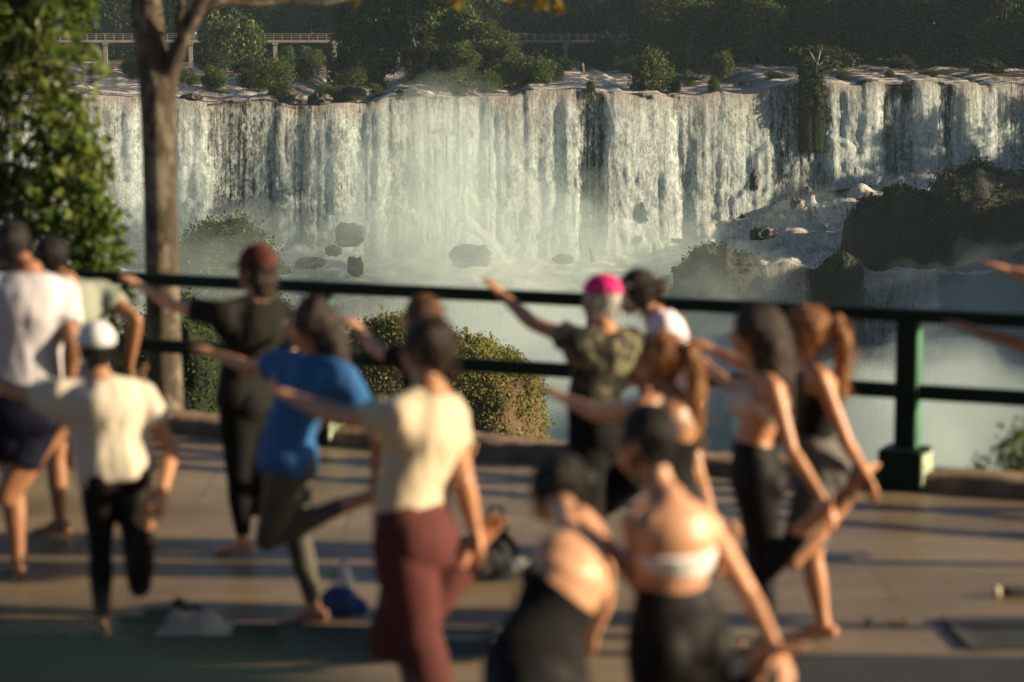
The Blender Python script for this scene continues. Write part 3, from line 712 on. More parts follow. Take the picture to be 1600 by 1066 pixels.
# trees on the river islet and the far bank
def tree_mesh(seed, H=10.0, W=3.4, clumps=560, per=10, leaf=0.42, gap=0.36):
    rg = np.random.default_rng(seed)
    lobes = [(0, 0, H * .66, W * .55, W * .55, H * .28)]
    for k in range(12):
        a = rg.uniform(0, 6.28); r = W * rg.uniform(.3, .75); lobes.append((r * math.cos(a), r * math.sin(a), H * (.10 + .8 * k / 11 + rg.uniform(-.04, .04)), W * rg.uniform(.25, .45), W * rg.uniform(.25, .45), H * rg.uniform(.08, .16)))
    P, C = crown_pts(lobes, clumps, per, W * 0.085, rg, 0.5, 0.7, gap, W * .35, seed)
    V, F = leaf_quads(P, leaf * (0.6 + 0.8 * rg.random(len(P))), rg, 0.4, 0.6)
    b = MB(); b.loft([(0, 0, -1), (.1, 0, H * .3), (-.1, .1, H * .6), (0, 0, H * .85)], [.26, .2, .13, .04], n=8)
    for L in lobes[1:]:
        z0 = H * rg.uniform(.25, .55); e = np.array(L[:3]); b.loft([(0, 0, z0), (e[0] * .5, e[1] * .5, (z0 + e[2]) / 2 + .2), e], [.11, .07, .02], n=6)
    return np_mesh('crown', V, F, False), b.mesh('trunk')
TREES = [tree_mesh(500 + i, 10, 3.4 + .5 * (i % 2)) for i in range(4)]
for c_, t_ in TREES: t_.materials.append(BARK_FAR)
TCACHE = {}
def tree(label, px, pybase, Y, hpx, wk, mat, k, group):
    Y = Y + SLANT * (px - 800) / FPX * Y
    c = settle(at(px, pybase, Y)); s = hpx / FPX * Y / 10.0
    r = thing('broadleaf_tree', label, 'tree', c, group); r.scale = (s * wk, s * wk, s); r.rotation_euler = (0, 0, k * 2.3)
    key = (k % 4, mat)
    if key not in TCACHE:
        m = TREES[k % 4][0].copy(); m.materials.append(BM[mat]); TCACHE[key] = m
    link('crown', TCACHE[key], None, r); link('trunk', TREES[k % 4][1], None, r)
for i, a_ in enumerate([
    ('tall dark tree at the left end of the river islet', 560, 122, 352, 150, 1.0, 'far'),
    ('dark tree crowding the islet beside the tall left one', 600, 128, 345, 165, .9, 'olive'),
    ('dense tree in the left middle of the islet, dark crown', 640, 130, 340, 170, .9, 'far'),
    ('tall olive tree behind the middle of the islet', 690, 128, 345, 185, .8, 'olive'),
    ('bright green tree top of the islet centre', 720, 130, 335, 140, .9, 'mid'),
    ('rounded sunlit tree at the right side of the islet', 765, 126, 332, 92, 1.3, 'olive'),
    ('low spreading tree at the islet front, hazy green', 665, 140, 322, 72, 1.5, 'far'),
    ('low spreading tree at the islet front, olive', 720, 142, 320, 76, 1.4, 'olive'),
    ('small tree sloping to the water at the islet right end', 795, 128, 328, 66, 1.2, 'olive'),
    ('thin pale tree rising above the islet on its left', 660, 110, 360, 160, .55, 'mid'),
    ('dark tree behind the islet joining the far bank', 575, 100, 420, 140, 1.1, 'far')]):
    tree(*a_, k=i, group='trees on the river islet')
for i, a_ in enumerate([
    ('sunlit olive tree on the right bank above the big round bush', 1075, 108, 395, 120, 1.2, 'olive'),
    ('yellow green tree on the right bank, brightest of that bank', 1190, 108, 385, 112, 1.1, 'olive'),
    ('dark tree on the right bank between the two olive ones', 1130, 106, 400, 130, 1.1, 'far'),
    ('dark tree on the right bank above the pale small tree', 1265, 110, 385, 130, 1.2, 'far'),
    ('tree with grey stems at the right bank centre', 1000, 100, 420, 125, 1.0, 'far'),
    ('hazy grey green tree behind the right footbridge end', 1030, 104, 410, 130, 1.0, 'olive'),
    ('dark tree on the right bank with a pale trunk', 1490, 118, 362, 140, 1.2, 'far'),
    ('dark tree on the right bank near the picture edge', 1570, 122, 355, 150, 1.2, 'far'),
    ('dark tree on the right bank left of the pale trunk one', 1400, 114, 368, 140, 1.2, 'far'),
    ('dark tree on the right bank behind the low bank bush', 1335, 112, 375, 138, 1.2, 'far')]):
    tree(*a_, k=i + 2, group='trees on the right bank')
# far wood: one mass
def forest(name, spots, seed, mat, base=None):
    rg = np.random.default_rng(seed); Vs = []; Fs = []; off = 0
    arrs = []
    for i in range(4):
        m = TREES[i][0]; arrs.append(verts_of(m).reshape(-1, 4, 3))
    for (x, y, z, s) in spots:
        a = arrs[rg.integers(4)]; a = a[rg.random(len(a)) < 0.55]; th = rg.uniform(0, 6.28); c, n_ = math.cos(th), math.sin(th)
        ctr = a.mean(1, keepdims=True); a = (a - ctr) * 1.25 + ctr
        v = a.reshape(-1, 3) * s * np.array([rg.uniform(.9, 1.3)] * 2 + [rg.uniform(.85, 1.25)])
        v = np.stack([v[:, 0] * c - v[:, 1] * n_, v[:, 0] * n_ + v[:, 1] * c, v[:, 2]], -1) + (x, y, z)
        Vs.append(v)
    V = np.concatenate(Vs); F = np.arange(len(V)).reshape(-1, 4)
    o = link(name, np_mesh(name, V, F, False), mat); o['kind'] = 'stuff'; return o
sp = []
for px in np.arange(-60, 560, 22):
    for r_ in range(3):
        Y = 505 + r_ * 16 + RG.uniform(-6, 6); p = at(px + RG.uniform(-12, 12), 92, Y); sp.append((p[0], Y, p[2] - .5 + r_ * 1.5, RG.uniform(1.0, 1.5)))
for px in np.arange(540, 1720, 20):
    for r_ in range(3):
        Yb = np.interp(px, [540, 770, 965, 1010, 1100, 1400, 1720], [480, 488, 488, 430, 405, 375, 362]); Y = Yb + 8 + r_ * 13 + RG.uniform(-4, 4)
        p = at(px + RG.uniform(-10, 10), np.interp(px, [540, 950, 1600], [95, 98, 118]), Y); sp.append((p[0], Y, p[2] - .5 + r_ * 1.5, RG.uniform(.95, 1.4)))
forest('forest', sp, 900, LEAF_FAR)
sp = []
for k in range(230):
    x = RG.uniform(92, 175); y = RG.uniform(205, 470); z = float(terrain_z(np.array([x]), np.array([y]))[0])
    if z > -12: sp.append((x, y, z - 1, RG.uniform(.5, .8)))
forest('forest', sp, 901, LEAF_FAR)

# small pale trees with bare stems
def bare_tree(label, pts, Y, leafspots):
    P0 = at(*pts[0][0], Y); r = thing('umbrella_tree', label, 'tree', P0)
    b = MB()
    for line in pts:
        b.loft([at(x, y, Y) - P0 for x, y in line], list(np.linspace(.16 if line is pts[0] else .10, .05, len(line))), n=8)
    b.build('trunk', BARK_PALE, r)
    rg = np.random.default_rng(5); Q = []
    for (x, y, s) in leafspots:
        c = at(x, y, Y) - P0; Q.append(c + rg.normal(size=(26, 3)) * s / FPX * Y * np.array([1, 1, .6]))
    foliage('crown', np.concatenate(Q), 0.55, LEAF_OLIVE, rg, r, 0.5, 0.6)
BARK_PALE = mat_surface('pale_stem', (0.30, 0.26, 0.20), (0.45, 0.40, 0.32), 0.8, 3.0, 0, 1)
bare_tree('small pale umbrella tree on the rock spur', [[(1274, 124), (1276, 108), (1278, 96), (1281, 84), (1282, 76)], [(1277, 100), (1272, 92), (1266, 82), (1264, 76)], [(1278, 104), (1286, 96), (1294, 88)], [(1275, 110), (1288, 104), (1304, 100)]], 310,
          [(1283, 74, 4.5), (1263, 76, 4.5), (1244, 80, 5), (1306, 98, 4.5), (1293, 92, 2), (1308, 106, 4)])
bare_tree('small bare white tree above the left footbridge', [[(367, 45), (368, 36), (366, 30), (363, 24)], [(368, 36), (371, 29), (374, 21)], [(367, 32), (361, 26), (355, 24)], [(369, 33), (376, 27), (379, 24)]], 402, [(374, 22, 3), (358, 25, 3), (366, 18, 3), (378, 26, 3)])
tag(MB().loft([at(680, 50, 344), at(679, 20, 344), at(679, -20, 344)], [.16, .13, .1], n=8).build('bare_trunk', BARK_PALE), 'slim pale bare trunk among the islet trees', 'tree trunk')

# footbridge over the upper river
M_CONC = mat_surface('bridge_concrete', (0.20, 0.175, 0.14), (0.36, 0.32, 0.26), 0.85, 0.8, 0.3, 5.0, 0.05)
fb0 = at(80, 62, 440); fb1 = at(985, 66, 452)
br = thing('footbridge', 'long pale concrete footbridge over the upper river', 'bridge', fb0)
L_ = np.linalg.norm(fb1 - fb0); ang = math.atan2(fb1[1] - fb0[1], fb1[0] - fb0[0]); br.rotation_euler = (0, 0, ang)
MB().box((L_ / 2, 0, -0.30), (L_, 1.5, .5)).build('deck', M_CONC, br, smooth=False, bevel=.03)
for sy in (-.7, .7):
    b = MB()
    for zz in (1.05, .7, .35): b.box((L_ / 2, sy, zz), (L_, .07, .08))
    for k in range(int(L_ / 1.6) + 1): b.box((k * 1.6, sy, .53), (.11, .11, 1.14))
    b.build('railing', M_CONC, br, smooth=False)
for px in (170, 300, 430, 522, 620, 760, 885, 965):
    d = (at(px, 62, 445)[0] - fb0[0]) / math.cos(ang)
    MB().box((d, 0, -2.9), (.75, .75, 4.6)).box((d, 0, -.75), (1.1, 1.4, .36)).build('pier', M_CONC, br, smooth=False, bevel=.03)
# ------------------------------------------------------------------ the viewing platform
q = NT('paving'); v = q.coord()
n1 = q.noise(q.scale(v, (.35, .9, 1)), 1.0, 6, 0.62); n2 = q.noise(v, 9.0, 5, 0.7); n3 = q.noise(v, 60.0, 3, 0.6)
base = q.ramp(n1, [(0.32, (0.125, 0.088, 0.050)), (0.52, (0.205, 0.150, 0.086)), (0.72, (0.30, 0.228, 0.138))])
col = q.mix(q.rng(n2, 0.52, 0.72), base, (0.16, 0.12, 0.08))
br_ = q.n('TexBrick'); br_.inputs['Scale'].default_value = 1.0; br_.inputs['Mortar Size'].default_value = 0.008; br_.inputs['Brick Width'].default_value = 1.9; br_.inputs['Row Height'].default_value = 1.3
br_.inputs['Mortar Smooth'].default_value = 0.3
mp = q.scale(v, (1, 1, 1)); q.put(br_.inputs['Vector'], mp)
q.set(Base_Color=q.mix(q.math('MULTIPLY', br_.outputs['Fac'], 0.6), col, (0.06, 0.045, 0.03)), Roughness=q.rng(n2, 0.3, 0.8, 0.34, 0.6), Specular_IOR_Level=0.5)
q.bump(q.math('SUBTRACT', q.math('ADD', n2, q.math('MULTIPLY', n3, 0.5)), br_.outputs['Fac']), 0.25, 0.01)
M_PAVE = q.m
# rail line through two image points on the ground
RA = ground(270, 672); RB = ground(1500, 767)
RD = (RB - RA) / np.linalg.norm(RB - RA); RN = np.array([-RD[1], RD[0], 0])     # RN points away over the gorge
if RN[1] < 0: RN = -RN
def rl(t, off=0.0, z=0.0): return RA + RD * t + RN * off + np.array([0, 0, z])
V = [rl(-9, .14, 0), rl(-9, .14, -1.2), rl(16, .14, 0), rl(16, .14, -1.2)]
b = MB(); P = [rl(-9, .22), rl(20, .22), np.array([20, -6, 0.]), np.array([-14, -6, 0.])]
b.v = [tuple(p) for p in P] + [tuple(p - np.array([0, 0, .9])) for p in P]
b.f = [(0, 1, 2, 3), (7, 6, 5, 4), (0, 4, 5, 1), (1, 5, 6, 2), (2, 6, 7, 3), (3, 7, 4, 0)]
setting(b.build('pavement', M_PAVE, smooth=False))
# low rough kerb under the railing
M_KERB = mat_surface('rough_kerb', (0.10, 0.065, 0.038), (0.24, 0.165, 0.10), 0.9, 5.0, 0.8, 18.0, 0.03)
ang = math.atan2(RD[1], RD[0])
b = MB(); n_ = 260; tt = np.linspace(-9, 16, n_)
for k in range(n_):
    t = tt[k]; w1 = .012 * math.sin(t * 9.1) + .01 * math.sin(t * 23.7 + 1); h = .105 + .008 * math.sin(t * 5.3 + 2) + .006 * math.sin(t * 31)
    for (o, z) in ((-.13 + w1, 0.0), (-.12 + w1, h * .8), (-.085 + w1, h), (.17, h + .004), (.2, -.4)): b.v.append(tuple(rl(t, o, z)))
for k in range(n_ - 1):
    for j in range(4): b.f.append((k * 5 + j, k * 5 + j + 1, (k + 1) * 5 + j + 1, (k + 1) * 5 + j))
k_ = setting(b.build('kerb', M_KERB), 'low rough brown kerb under the railing')
# green steel railing
q = NT('green_paint'); v = q.coord(); f = q.noise(v, 6, 6, 0.7)
q.set(Base_Color=q.mix(q.rng(f, .62, .72), (0.002, 0.014, 0.007), (0.04, 0.055, 0.03)), Roughness=0.5, Specular_IOR_Level=.15); q.bump(q.noise(v, 40, 3), .15, .005); M_GREEN = q.m
q = NT('flaking_green_paint'); v = q.coord(); f = q.noise(v, 22, 6, 0.75)
q.set(Base_Color=q.mix(q.rng(f, .42, .55), (0.03, 0.15, 0.07), (0.46, 0.50, 0.36)), Roughness=0.7); q.bump(q.noise(v, 60, 4), .5, .01); M_FLAKE = q.m
M_LIT = mat_surface('sunlit_green', (0.02, 0.11, 0.055), (0.06, 0.20, 0.11), .6, 5, .2, 40, .005)  # lighter green plate: sunlight on each post's right side put into the colour
root = thing('railing', 'dark green steel railing along the edge over the gorge', 'railing', rl(0)); root.rotation_euler = (0, 0, ang)
def lx(px, py):
    g = ground(px, py); return float((g - RA).dot(RD))
TP = lx(1413, 762)
posts = [TP, TP - 2.07, TP - 4.14, TP - 6.21, TP + 2.07, TP + 4.14]
def sect(z): return z
for zc, hh, dd in ((1.075, .085, .075), (.60, .095, .06)):
    b = MB(); ts = np.array([-7.5, 12.0]); b.box(((ts[0] + ts[1]) / 2, 0, zc), (ts[1] - ts[0], dd, hh)); b.build('top_rail' if zc > 1 else 'lower_rail', M_GREEN, root, smooth=False, bevel=.012)
for t in posts:
    b = MB(); b.box((t, 0, .635), (.135, .135, .83)); p_ = b.build('post', M_GREEN, root, smooth=False, bevel=.012); b = MB(); b.box((t + .1425, -.04, .125), (.008, .25, .21)); b.build('peeled_side', M_FLAKE, p_, smooth=False); b = MB(); b.box((t + .0685, 0, .62), (.006, .112, .74)); b.build('lit_side', M_LIT, p_, smooth=False)
    b = MB(); b.box((t, -.04, .13), (.28, .28, .25), taper=.98); b.build('base_block', M_GREEN, p_, smooth=False, bevel=.015)
# beyond the frame the photographer's own terrace with its rail
M_TERR = mat_surface('terrace_concrete', (0.18, 0.16, 0.13), (0.30, 0.27, 0.22), .85, 2, .3, 20)
b = MB(); b.box((0, -2.35, .60), (9, 7.3, 1.16)); setting(b.build('terrace', M_TERR, smooth=False))
q = NT('teal_paint'); q.set(Base_Color=(0.003, 0.009, 0.011), Roughness=.8, Specular_IOR_Level=.1); M_TEAL = q.m
hr = thing('handrail', 'dark teal handrail close to the camera, wholly out of focus', 'handrail', (-.3, 1.2, 1.18))
o3 = np.array([-.3, 1.2, 1.18]); pa = at(-420, 1080, 1.25) - o3; pb = at(380, 1160, 1.35) - o3; pc = at(640, 1262, 1.38) - o3
MB().loft([pa, pb, pc], [.062, .06, .055], n=16).build('rail', M_TEAL, hr)
MB().loft([pc, pc * np.array([1, 1, 0]) + np.array([0, 0, .02])], .03, n=14).build('post', M_TEAL, hr)
MB().loft([pa, pa * np.array([1, 1, 0]) + np.array([0, 0, .02])], .03, n=14).build('post', M_TEAL, hr)

# ------------------------------------------------------------------ trees and plants just beyond the railing
def pxr(px, r, Y): return r / FPX * Y
YT = 17.95
q = NT('bark'); v = q.coord()
f1 = q.noise(q.scale(v, (14, 14, 2.2)), 1.0, 7, .7, .8); f2 = q.noise(q.scale(v, (1, 1, .6)), 4.5, 6, .7)
q.set(Base_Color=q.mix(q.rng(f2, .47, .60), q.ramp(f1, [(.3, (.026, .018, .011)), (.7, (.10, .072, .046))]), (.21, .18, .125)), Roughness=.9); q.bump(f1, 1.0, .04); M_BARK = q.m
def branch_mesh(lines, Y, org, vox=.022, amp=.012):
    b = MB()
    for ln in lines:
        C = [at(x, y, Y + dy) - org for (x, y, r_, dy) in ln]; b.loft(C, [r_ / FPX * Y for (_, _, r_, _) in ln], n=14)
    m = remesh(b, vox, 2); return roughen(m, amp, (5, 5, 1.5), 3, 4)
org = at(258, 668, YT)
ft = thing('forked_tree', 'forked brown tree trunk standing just behind the railing', 'tree', org)
link('trunk', branch_mesh([
    [(262, 700, 36, 0), (259, 650, 30, 0), (256, 560, 28, 0), (253, 440, 27, 0), (250, 300, 27, 0), (248, 180, 28, 0), (246, 130, 29, 0)],
    [(248, 190, 24, 0), (240, 110, 25, 0), (233, 50, 25, 0), (228, 0, 24, 0), (222, -60, 23, 0), (214, -160, 20, 0), (190, -300, 14, .3)],
    [(254, 170, 20, 0), (266, 110, 15, -.05), (281, 70, 13, -.1), (298, 35, 13, -.15), (312, 8, 13, -.2), (330, -40, 12, -.2), (360, -150, 9, -.3)]], YT, org), M_BARK, ft)
link('limb', branch_mesh([[(308, 14, 8, -.2), (345, 2, 6, -.2), (390, 6, 4.5, -.15), (450, 2, 3.5, 0), (505, 6, 2.6, 0)], [(284, 62, 7, -.1), (277, 30, 6, -.2), (284, 8, 6, -.3), (280, -40, 5, -.3)],
      [(505, 6, 3, 0), (620, -18, 3, .1), (760, -20, 3, .2), (850, 2, 2, .2)]], YT, org, .012, .004), M_BARK, ft)
rg = np.random.default_rng(21)
lobes = []
for (x, y, r_) in ((150, -230, 100), (260, -330, 120), (380, -260, 110), (480, -190, 70), (620, -130, 50), (60, -300, 110)):
    c = at(x, y, YT) - org; rr = r_ / FPX * YT; lobes.append((c[0], c[1], c[2], rr, rr * 1.4, rr * .7))
P, _ = crown_pts(lobes, 420, 9, .09, rg, .3)
ex = []
for (x, y, s, n_) in ((870, 4, 6, 9), (850, -2, 9, 14), (800, -8, 10, 14), (712, -4, 8, 10), (560, -4, 6, 6), (690, -14, 10, 10), (875, 14, 4, 4)):
    ex.append(at(x, y, YT + .2) - org + rg.normal(size=(n_, 3)) * s / FPX * YT)
foliage('crown', P, .095, LEAF_NEAR, rg, ft, .3, .55, .6)
foliage('hanging_leaves', np.concatenate(ex), .10, LEAF_YELLOW, rg, ft, .2, .5, .8)
# big leafy tree on the left
YL = 18.9; org = at(-70, 700, YL)
lt = thing('leafy_tree', 'bushy sunlit green tree filling the top left behind the railing', 'tree', org)
link('trunk', branch_mesh([[(-75, 760, 26, 0), (-70, 600, 22, 0), (-60, 400, 20, 0), (-40, 200, 17, 0), (-30, 0, 12, 0), (-20, -200, 8, 0)],
    [(-64, 430, 12, 0), (0, 330, 9, 0), (80, 300, 6, 0), (150, 290, 4, 0)], [(-45, 230, 11, 0), (20, 140, 8, 0), (90, 110, 5, 0)], [(-35, 60, 9, 0), (40, 0, 6, 0), (120, -20, 4, 0)], [(-68, 520, 9, 0), (20, 440, 7, 0), (120, 400, 4, 0)]], YL, org, .02, .008), M_BARK, lt)
lobes = []
for (x, y, r_, dy) in ((40, 10, 70, 0), (105, 15, 45, -.1), (140, 25, 26, .1), (-40, 60, 90, .2), (80, 75, 55, 0), (130, 95, 36, -.2), (30, 130, 70, .1), (100, 170, 50, 0), (70, 215, 60, -.1), (135, 260, 42, 0), (110, 240, 40, -.2), (150, 300, 42, 0), (30, 270, 80, .1), (90, 320, 70, 0),
                      (165, 340, 36, -.1), (140, 375, 50, 0), (60, 390, 80, .1), (170, 395, 28, 0), (110, 420, 50, .1), (-60, 300, 100, .2), (-50, 180, 80, 0), (20, 470, 70, .2), (90, 470, 60, .2), (150, 435, 36, .1), (-30, -80, 90, 0), (70, -70, 70, 0), (130, -60, 40, 0)):
    c = at(x, y, YL + dy) - org; rr = r_ / FPX * YL; lobes.append((c[0], c[1], c[2], rr, rr * 1.2, rr * .9))
P, C = crown_pts(lobes, 950, 7, .06, rg, .35, 1.0, .40, .26, 4)
P = P[P[:, 1] > -1.1]
foliage('crown', P, .115, LEAF_NEAR, rg, lt, .25, .55, .5)
tb = MB()
for k in range(60):
    c = C[rg.integers(len(C))]; d = c * .82 + rg.normal(size=3) * .05; tb.loft([c * np.array([.3, .5, .9]), d, c], [.012, .008, .003], n=5)
tb.build('twigs', M_BARK, lt)
def small_plant(label, px, py, Y, lobes_px, n, leaf, seed, name='leafy_shrub', mat=None):
    org = at(px, py, Y); r = thing(name, label, 'shrub', org); rg = np.random.default_rng(seed); lob = []
    for (x, y, rr) in lobes_px:
        c = at(x, y, Y) - org; q_ = rr / FPX * Y; lob.append((c[0], c[1], c[2], q_, q_, q_))
    P, C = crown_pts(lob, n, 6, .035, rg, .3); foliage('foliage', P, leaf, mat or LEAF_NEAR, rg, r, .4, .55)
    b = MB()
    for k in range(10):
        c = C[rg.integers(len(C))]; b.loft([(c[0] * .2, c[1] * .2, -.5), c * .6, c], [.012, .009, .004], n=6)
    b.build('stem', M_BARK, r)
small_plant('bright green shrub behind the kerb right of the post', 1570, 745, 15.0, [(1570, 715, 22), (1590, 690, 26), (1540, 735, 16), (1600, 730, 30), (1525, 728, 8), (1620, 690, 30)], 90, .05, 61)
small_plant('low leafy sprig behind the kerb beside the grey shorts', 1305, 745, 15.6, [(1305, 700, 16), (1300, 725, 18), (1322, 735, 10), (1210, 720, 10)], 36, .05, 62)
small_plant('green leaves behind the rail beside the trunk foot', 228, 640, 18.1, [(238, 572, 18), (226, 610, 20), (215, 640, 26), (205, 560, 20), (160, 620, 40), (190, 500, 26), (200, 455, 16)], 110, .07, 63)
# hidden kerb-side ground just beyond the edge stays terrain

# unseen wood added behind the terrace to shut off the low sky there
rgb = np.random.default_rng(77); sp = [(rgb.uniform(-45, 30), rgb.uniform(-34, -20), -.3, rgb.uniform(1.2, 1.7)) for k in range(60)]
forest('forest', sp, 902, LEAF_FAR)  # the added unseen wood, there only to block the low sky
setting(link('ground', np_mesh('ground', [(-60, -60, -.95), (60, -60, -.95), (60, 16, -.95), (-60, 16, -.95)], [(0, 1, 2, 3)]), M_TERR))

rs = np.random.default_rng(31)
st_ = thing('leafy_tree', 'low spreading tree added to shade the paving, unseen beyond the right edge', 'tree', (13.0, 4.6, 0))  # unseen tree, added so its shadow falls across the paving
P, C = crown_pts([(0, 0, 3.0, 1.6, 2.0, 1.3), (.5, 1.6, 2.4, 1.2, 1.0, .9), (-.4, -1.5, 2.6, 1.2, 1.2, 1.0), (.2, 2.9, 1.8, .8, .7, .6)], 420, 9, .10, rs, .3, gap=.34, gscale=.5, seed=9)
foliage('crown', P, .15, LEAF_NEAR, rs, st_)
MB().loft([(0, 0, 0), (.05, 0, .8), (0, .1, 1.8), (0, 0, 3.0)], [.16, .12, .10, .05], n=10).build('trunk', M_BARK, st_)
# ------------------------------------------------------------------ people
def skinmat(name, c, rough=.45):
    q = NT(name); v = q.coord(); f = q.noise(v, 7, 4)
    q.set(Base_Color=q.mix(q.rng(f, .35, .65), tuple(x * .9 for x in c), tuple(min(1, x * 1.08) for x in c)), Roughness=rough, Specular_IOR_Level=.45,
          Subsurface_Weight=.12, Subsurface_Radius=(.9, .35, .2), Subsurface_Scale=.02)
    q.bump(q.noise(v, 120, 3), .08, .002); return q.m
SKIN = [skinmat('skin_tan', (.46, .225, .115)), skinmat('skin_fair', (.58, .30, .17)), skinmat('skin_brown', (.30, .14, .07)), skinmat('skin_deep', (.20, .10, .06))]
def cloth(name, c, rough=.85, weave=220, camo=None):
    q = NT(name); v = q.coord(); f = q.noise(v, 4, 4)
    col = q.mix(q.rng(f, .3, .7), tuple(x * .88 for x in c), tuple(min(1, x * 1.06) for x in c))
    if camo:
        g = q.noise(v, 9, 3, .5, .4); col = q.ramp(g, [(.40, camo[0]), (.46, camo[1]), (.54, camo[1]), (.58, camo[2])])
    q.set(Base_Color=col, Roughness=rough, Specular_IOR_Level=.15)
    q.bump(q.math('ADD', q.noise(v, weave, 2), q.math('MULTIPLY', q.noise(v, 14, 3, .5, 1.2), 3.0)), .25, .008); return q.m
def hairmat(name, c):
    q = NT(name); v = q.coord((1, 1, .12)); f = q.noise(v, 90, 4, .7)
    q.set(Base_Color=q.mix(f, tuple(x * .6 for x in c), tuple(x * 1.4 for x in c)), Roughness=.5, Specular_IOR_Level=.22); q.bump(f, .8, .012); return q.m
HAIR = {'black': hairmat('hair_black', (.014, .011, .010)), 'dark': hairmat('hair_dark', (.03, .019, .013)), 'brown': hairmat('hair_brown', (.12, .06, .026)), 'red': hairmat('hair_auburn', (.23, .10, .032)), 'grey': hairmat('hair_grey', (.42, .40, .37))}
q = NT('eye'); q.set(Base_Color=(.03, .02, .015), Roughness=.1); M_EYE = q.m
CL = dict(white=cloth('white_cotton', (.52, .50, .53)), cream=cloth('cream_cotton', (.60, .54, .43)), greygreen=cloth('grey_green_cotton', (.25, .27, .22)), black=cloth('black_cotton', (.006, .006, .006)),
          charcoal=cloth('olive_charcoal_cotton', (.012, .011, .009)), blue=cloth('blue_cotton', (.03, .115, .29)), beige=cloth('beige_cotton', (.56, .47, .335)), maroon=cloth('maroon_cotton', (.09, .028, .026)),
          camo=cloth('camouflage_cotton', (.1, .1, .07), camo=((.012, .012, .010), (.045, .042, .03), (.17, .16, .085))), pinkwhite=cloth('pale_pink_cotton', (.74, .64, .70)), navy=cloth('navy_nylon', (.005, .006, .018), .6),
          olive=cloth('olive_grey_knit', (.095, .09, .07), .7), grey=cloth('grey_knit', (.11, .105, .10), .7), lycra=cloth('black_lycra', (.007, .0065, .007), .6), tan=cloth('pale_beige_knit', (.64, .53, .44)), bra=cloth('white_knit', (.78, .77, .74)),
          capwhite=cloth('white_twill', (.66, .68, .68)), capbrown=cloth('rust_brown_twill', (.085, .028, .02)), pink=cloth('hot_pink_nylon', (.75, .02, .17), .5))
def unit(a): a = np.asarray(a, float); return a / (np.linalg.norm(a) + 1e-9)
def ik(a, c, l1, l2, pole):
    d = np.linalg.norm(c - a); s = max(1.0, d / (l1 + l2) * 1.001); l1 *= s; l2 *= s
    x = (l1 * l1 - l2 * l2 + d * d) / (2 * d); h = math.sqrt(max(l1 * l1 - x * x, 0)); t = unit(c - a)
    p = np.asarray(pole, float); p = unit(p - t * p.dot(t)); return a + t * x + p * h
ZU = np.array([0, 0, 1.0])

def hand_shapes(mb, wr, d, nrm, side, k, curl, spread=.10, thumb=.6):
    """palm, four fingers and a thumb; d runs to the fingertips, nrm out of the back of the hand, side towards the thumb"""
    d = unit(d); side = unit(side - d * np.dot(side, d)); nrm = unit(np.cross(d, side)) * (1 if np.dot(np.cross(d, side), nrm) > 0 else -1)
    mb.loft([wr - d * .02 * k, wr + d * .02 * k, wr + d * .055 * k, wr + d * .088 * k], [.025 * k, .031 * k, .040 * k, .039 * k], [.020 * k, .018 * k, .016 * k, .013 * k], side, n=12)
    for i, (off, ln) in enumerate(((.029, .072), (.0098, .080), (-.0098, .075), (-.029, .058))):
        p = wr + d * .088 * k + side * off * k; fd = unit(d + side * off * spread * 40 * .12); c = curl * (1 + .08 * i); pts = [p - fd * .012 * k]
        pts.append(p); ax = nrm
        for j, fr in enumerate((.45, .30, .25)):
            a = c * (.6 + .5 * j); dd = fd * math.cos(a) - ax * math.sin(a); p = p + dd * ln * fr * k; pts.append(p)
        mb.loft(pts, [.0088 * k, .0088 * k, .0080 * k, .0072 * k, .0058 * k], n=10)
    p = wr + d * .028 * k + side * .026 * k; t0 = unit(side * thumb + d * .75 - nrm * .25); t1 = unit(side * thumb * .35 + d - nrm * (.2 + .5 * curl))
    mb.loft([p - t0 * .01, p, p + t0 * .034 * k, p + t0 * .034 * k + t1 * .026 * k, p + t0 * .034 * k + t1 * .046 * k], [.0125 * k, .0125 * k, .0105 * k, .009 * k, .007 * k], n=10)

def foot_shapes(mb, an, knee, d, k, up):
    """an ankle joint, d towards the toes, up away from the sole"""
    d = unit(d); up = unit(up - d * np.dot(up, d)); sd = np.cross(d, up)
    mb.loft([an - up * .03 * k - d * .045 * k, an - up * .035 * k, an - up * .042 * k + d * .06 * k, an - up * .056 * k + d * .115 * k, an - up * .062 * k + d * .15 * k], [.026 * k, .031 * k, .036 * k, .043 * k, .040 * k], [.034 * k, .036 * k, .029 * k, .018 * k, .013 * k], sd, n=14)
    mb.ball(an - up * .035 * k - d * .042 * k, (.030 * k, .032 * k, .036 * k), (d, sd, up), n=12, m=8)
    mb.loft([an + unit(knee - an) * .05 * k, an - up * .02 * k, an - up * .025 * k + d * .05 * k], [.033 * k, .034 * k, .030 * k], n=12)
    for i, (o, ln, r_) in enumerate(((.028, .036, .0125), (.009, .034, .0092), (-.007, .030, .0085), (-.021, .026, .008), (-.033, .021, .0078))):
        p = an - up * .062 * k + d * (.158 - abs(i - .5) * .006) * k + sd * o * k; mb.loft([p - d * .02 * k, p + d * ln * .5 * k, p + d * ln * k - up * .004], [r_ * k, r_ * k, r_ * .85 * k], n=8)

TT = [-.24, -.08, .06, .20, .36, .55, .72, .85, .94, 1.0]
WM = dict(m=[.060, .094, .097, .090, .083, .090, .098, .098, .075, .040], f=[.060, .103, .103, .086, .071, .078, .084, .084, .062, .034])
DM = dict(m=[.050, .066, .066, .060, .056, .064, .068, .062, .048, .036], f=[.052, .072, .068, .056, .050, .056, .060, .054, .042, .031])

